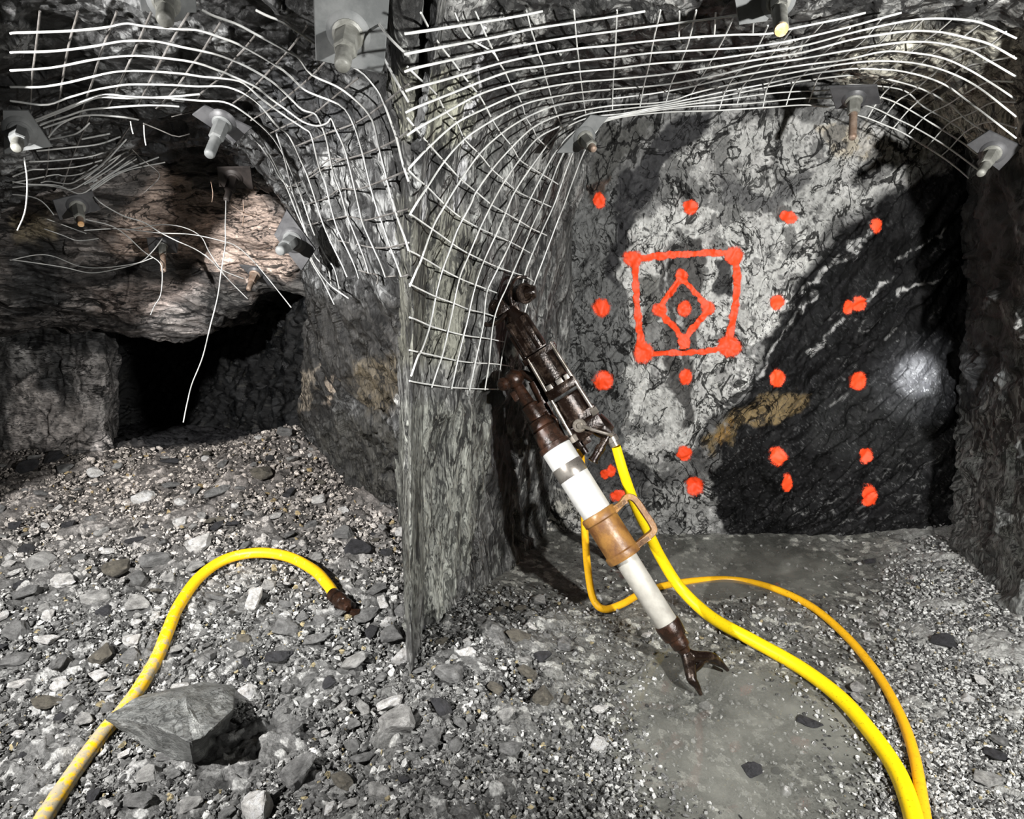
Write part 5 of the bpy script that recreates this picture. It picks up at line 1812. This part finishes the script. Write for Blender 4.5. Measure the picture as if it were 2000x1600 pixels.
NAMES = {'white': 'white quartz', 'grey': 'mid-grey', 'dark': 'blackish', 'brown': 'brownish', 'pale': 'pale grey'}
count = 0
while count < 225:
    y = 1.42 * (3.8 / 1.42) ** random.random()
    t = random.uniform(-0.95, -0.02)
    x = t * y
    if keep_left(np.array([[x, y]]))[0] < 0.5:
        continue
    s = min(0.10, 0.026 + abs(random.gauss(0, 0.026)))
    if not free(x, y, s) or near_hose(x, y, s):
        continue
    kd = random.choices(['white', 'grey', 'dark', 'brown', 'pale'], [0.22, 0.42, 0.12, 0.08, 0.16])[0]
    z = float(ground_base(x, y))
    zone = ('high on the left heap' if y > 2.9 else 'behind the arch of the dusty hose' if y > 2.55 else
            'around the middle of the dusty hose' if y > 1.95 else 'in the rubble around the split slab')
    put_stone(kd, random.randrange(5), (x, y, z + s * 0.30), s, random.uniform(0, 6.28), 'small %s rock fragment lying %s' % (NAMES[kd], zone),
              '%s fragments %s' % (NAMES[kd], zone), (random.uniform(-0.5, 0.5), random.uniform(-0.5, 0.5)))
    taken.append((x, y, s))
    count += 1
count = tries = 0
while count < 24 and tries < 4000:
    tries += 1
    y = random.uniform(1.42, 2.6)
    x = random.uniform(-0.3, 1.9)
    if x > 0.15 and x < 1.2:
        continue
    s = random.uniform(0.018, 0.045)
    if abs(x / y) > 0.95 or not free(x, y, s) or near_hose(x, y, s):
        continue
    lft = x < 0.5
    kd = random.choices(['white', 'grey', 'pale', 'brown'], [0.1, 0.5, 0.2, 0.2] if lft else [0.5, 0.2, 0.3, 0.0])[0]
    zone = 'at the foot of the meshed wall' if lft else 'on the gravel bank by the right wall'
    put_stone(kd, random.randrange(5), (x, y, float(ground_base(x, y)) + s * 0.30), s, random.uniform(0, 6.28), 'small %s rock fragment lying %s' % (NAMES[kd], zone),
              '%s fragments %s' % (NAMES[kd], zone), (random.uniform(-0.4, 0.4), random.uniform(-0.4, 0.4)))
    taken.append((x, y, s))
    count += 1

TK = np.array(taken)


def clear_of_rocks(xy, size):
    ok = np.ones(len(xy), bool)
    for a, b, c in TK:
        ok &= (xy[:, 0] - a) ** 2 + (xy[:, 1] - b) ** 2 > (c * 0.82) ** 2
    return ok


for nm, n, lo, hi, pw, sk in (('gravel', 42000, 0.0035, 0.008, 0.40, 0.1), ('gravel', 9000, 0.008, 0.019, 0.24, 0.12)):
    xy = sample_region(n, -1.05, 0.0, 1.2, 4.0, keep_left)
    sz = RNG.uniform(lo, hi, n) * (0.75 + 0.16 * xy[:, 1])
    c = stone_cols(n, 0.10 + pw * sstep(1.7, 2.9, xy[:, 1]), sstep(2.2, 3.4, xy[:, 1]))
    scatter(nm, 'fine grey and white gravel covering the left rubble heap' if hi < 0.01 else 'coarse grey and white chippings over the left rubble heap', xy, sz, c, sk)


xy = sample_region(30000, 0.05, 1.05, 1.2, 3.2, keep_right)
scatter('gravel', 'white and grey gravel bank along the right wall', xy, (0.003 + 0.008 * RNG.random(30000) ** 1.7) * (0.7 + 0.2 * xy[:, 1]), stone_cols(30000, 0.40))
xy = sample_region(7000, -0.35, 0.5, 1.2, 2.8, keep_rl)
scatter('gravel', 'grey fines and chips at the foot of the meshed wall', xy, (0.003 + 0.010 * RNG.random(7000) ** 1.5), stone_cols(7000, 0.10))


# the big split slab resting on the dusty hose
top = [atz(204, 1402, 0.125), atz(232, 1385, 0.115), atz(264, 1364, 0.10), atz(330, 1343, 0.07), atz(400, 1333, 0.06), atz(462, 1337, 0.06), atz(458, 1385, 0.11),
       atz(420, 1422, 0.165), atz(396, 1440, 0.185), atz(372, 1450, 0.19), atz(312, 1422, 0.18), atz(250, 1404, 0.15)]
bot = [atz(218, 1414, 0.085), atz(240, 1392, 0.06), atz(270, 1375, 0.0), atz(330, 1370, -0.02), atz(400, 1362, -0.02), atz(455, 1372, -0.02), atz(446, 1425, -0.01),
       atz(424, 1444, 0.0), atz(402, 1480, 0.012), atz(378, 1495, 0.015), atz(318, 1476, 0.03), atz(256, 1444, 0.062)]
bm = bmesh.new()
tv = [bm.verts.new(p) for p in top]
bv = [bm.verts.new(p) for p in bot]
mt = bm.verts.new(np.mean(top, axis=0) + np.array([0.02, 0.03, 0.022]))
mb = bm.verts.new(np.mean(bot, axis=0))
n = len(top)
for i in range(n):
    j = (i + 1) % n
    bm.faces.new((tv[i], tv[j], mt))
    bm.faces.new((bv[j], bv[i], mb))
    bm.faces.new((tv[j], tv[i], bv[i]))
    bm.faces.new((tv[j], bv[i], bv[j]))
bmesh.ops.recalc_face_normals(bm, faces=bm.faces[:])
bmesh.ops.bevel(bm, geom=[e for e in bm.edges if len(e.link_faces) == 2 and e.calc_face_angle(0) > 0.5], offset=0.004, segments=1, affect='EDGES')
bmesh.ops.triangulate(bm, faces=bm.faces[:])
for _ in range(2):
    bmesh.ops.subdivide_edges(bm, edges=[e for e in bm.edges if e.calc_length() > 0.012], cuts=1, use_grid_fill=True)
    bmesh.ops.triangulate(bm, faces=bm.faces[:])
bm.normal_update()
p = np.array([v.co[:] for v in bm.verts])
nn = np.array([v.normal[:] for v in bm.verts])
bm.verts.index_update()
ff = np.array([[x.index for x in f.verts] for f in bm.faces])
bm.free()
f1, r1, e1 = facets(p * np.array([22, 22, 40.0]), 91)
p2 = p + nn * (f1 * 0.010 + fbm(p * 30, 3, 92) * 0.003)[:, None]
vein = ridged(p * np.array([14, 9, 9.0]), 3, 93)
c = np.full((len(p), 3), 0.15) * np.array([0.97, 1.0, 0.96]) * (0.8 + 0.5 * r1[:, None])
c = lerp(c, (0.5, 0.51, 0.49), sstep(0.80, 0.90, vein) * 0.7)
slab = link('rock_slab', mesh_arrays('rock_slab', p2, ff, c, False), M_STONE)
tag(slab, 'big split grey-green slab lying across the dusty yellow hose', 'rock')

# ------------------------------------------------------------------ light
def spot(name, loc, target, energy, angle, blend, size, col):
    l = bpy.data.lights.new(name, 'SPOT')
    l.energy = energy
    l.spot_size = math.radians(angle)
    l.spot_blend = blend
    l.shadow_soft_size = size
    l.color = col
    o = bpy.data.objects.new(name, l)
    COL.objects.link(o)
    o.location = loc
    o.rotation_euler = (Vector(target) - Vector(loc)).to_track_quat('-Z', 'Y').to_euler()
    return o


spot('cap_lamp', (1.25, 0.15, 1.55), (1.0, 3.2, 1.40), 460, 114, 0.35, 0.035, (1.0, 0.99, 0.965))
spot('cap_lamp', (-1.85, 0.45, 1.88), (-1.15, 3.0, 0.60), 800, 110, 0.9, 0.035, (1.0, 0.98, 0.96))
spot('hand_torch', (0.75, 0.2, 1.45), (2.135, 3.2, 0.95), 14000, 4.6, 1.0, 0.02, (0.95, 0.97, 1.0))
spot('hand_torch', (0.75, 0.2, 1.45), (2.135, 3.2, 0.93), 1300, 9.5, 1.0, 0.02, (0.95, 0.97, 1.0))

w = bpy.data.worlds.new('world')
SC.world = w
w.use_nodes = True
w.node_tree.nodes['Background'].inputs[0].default_value = (0.8, 0.9, 1.0, 1)
w.node_tree.nodes['Background'].inputs[1].default_value = 0.004

SC.view_settings.view_transform = 'Standard'
SC.view_settings.look = 'None'
SC.view_settings.exposure = 0.0
SC.view_settings.gamma = 1.0
SC.view_settings.use_curve_mapping = False
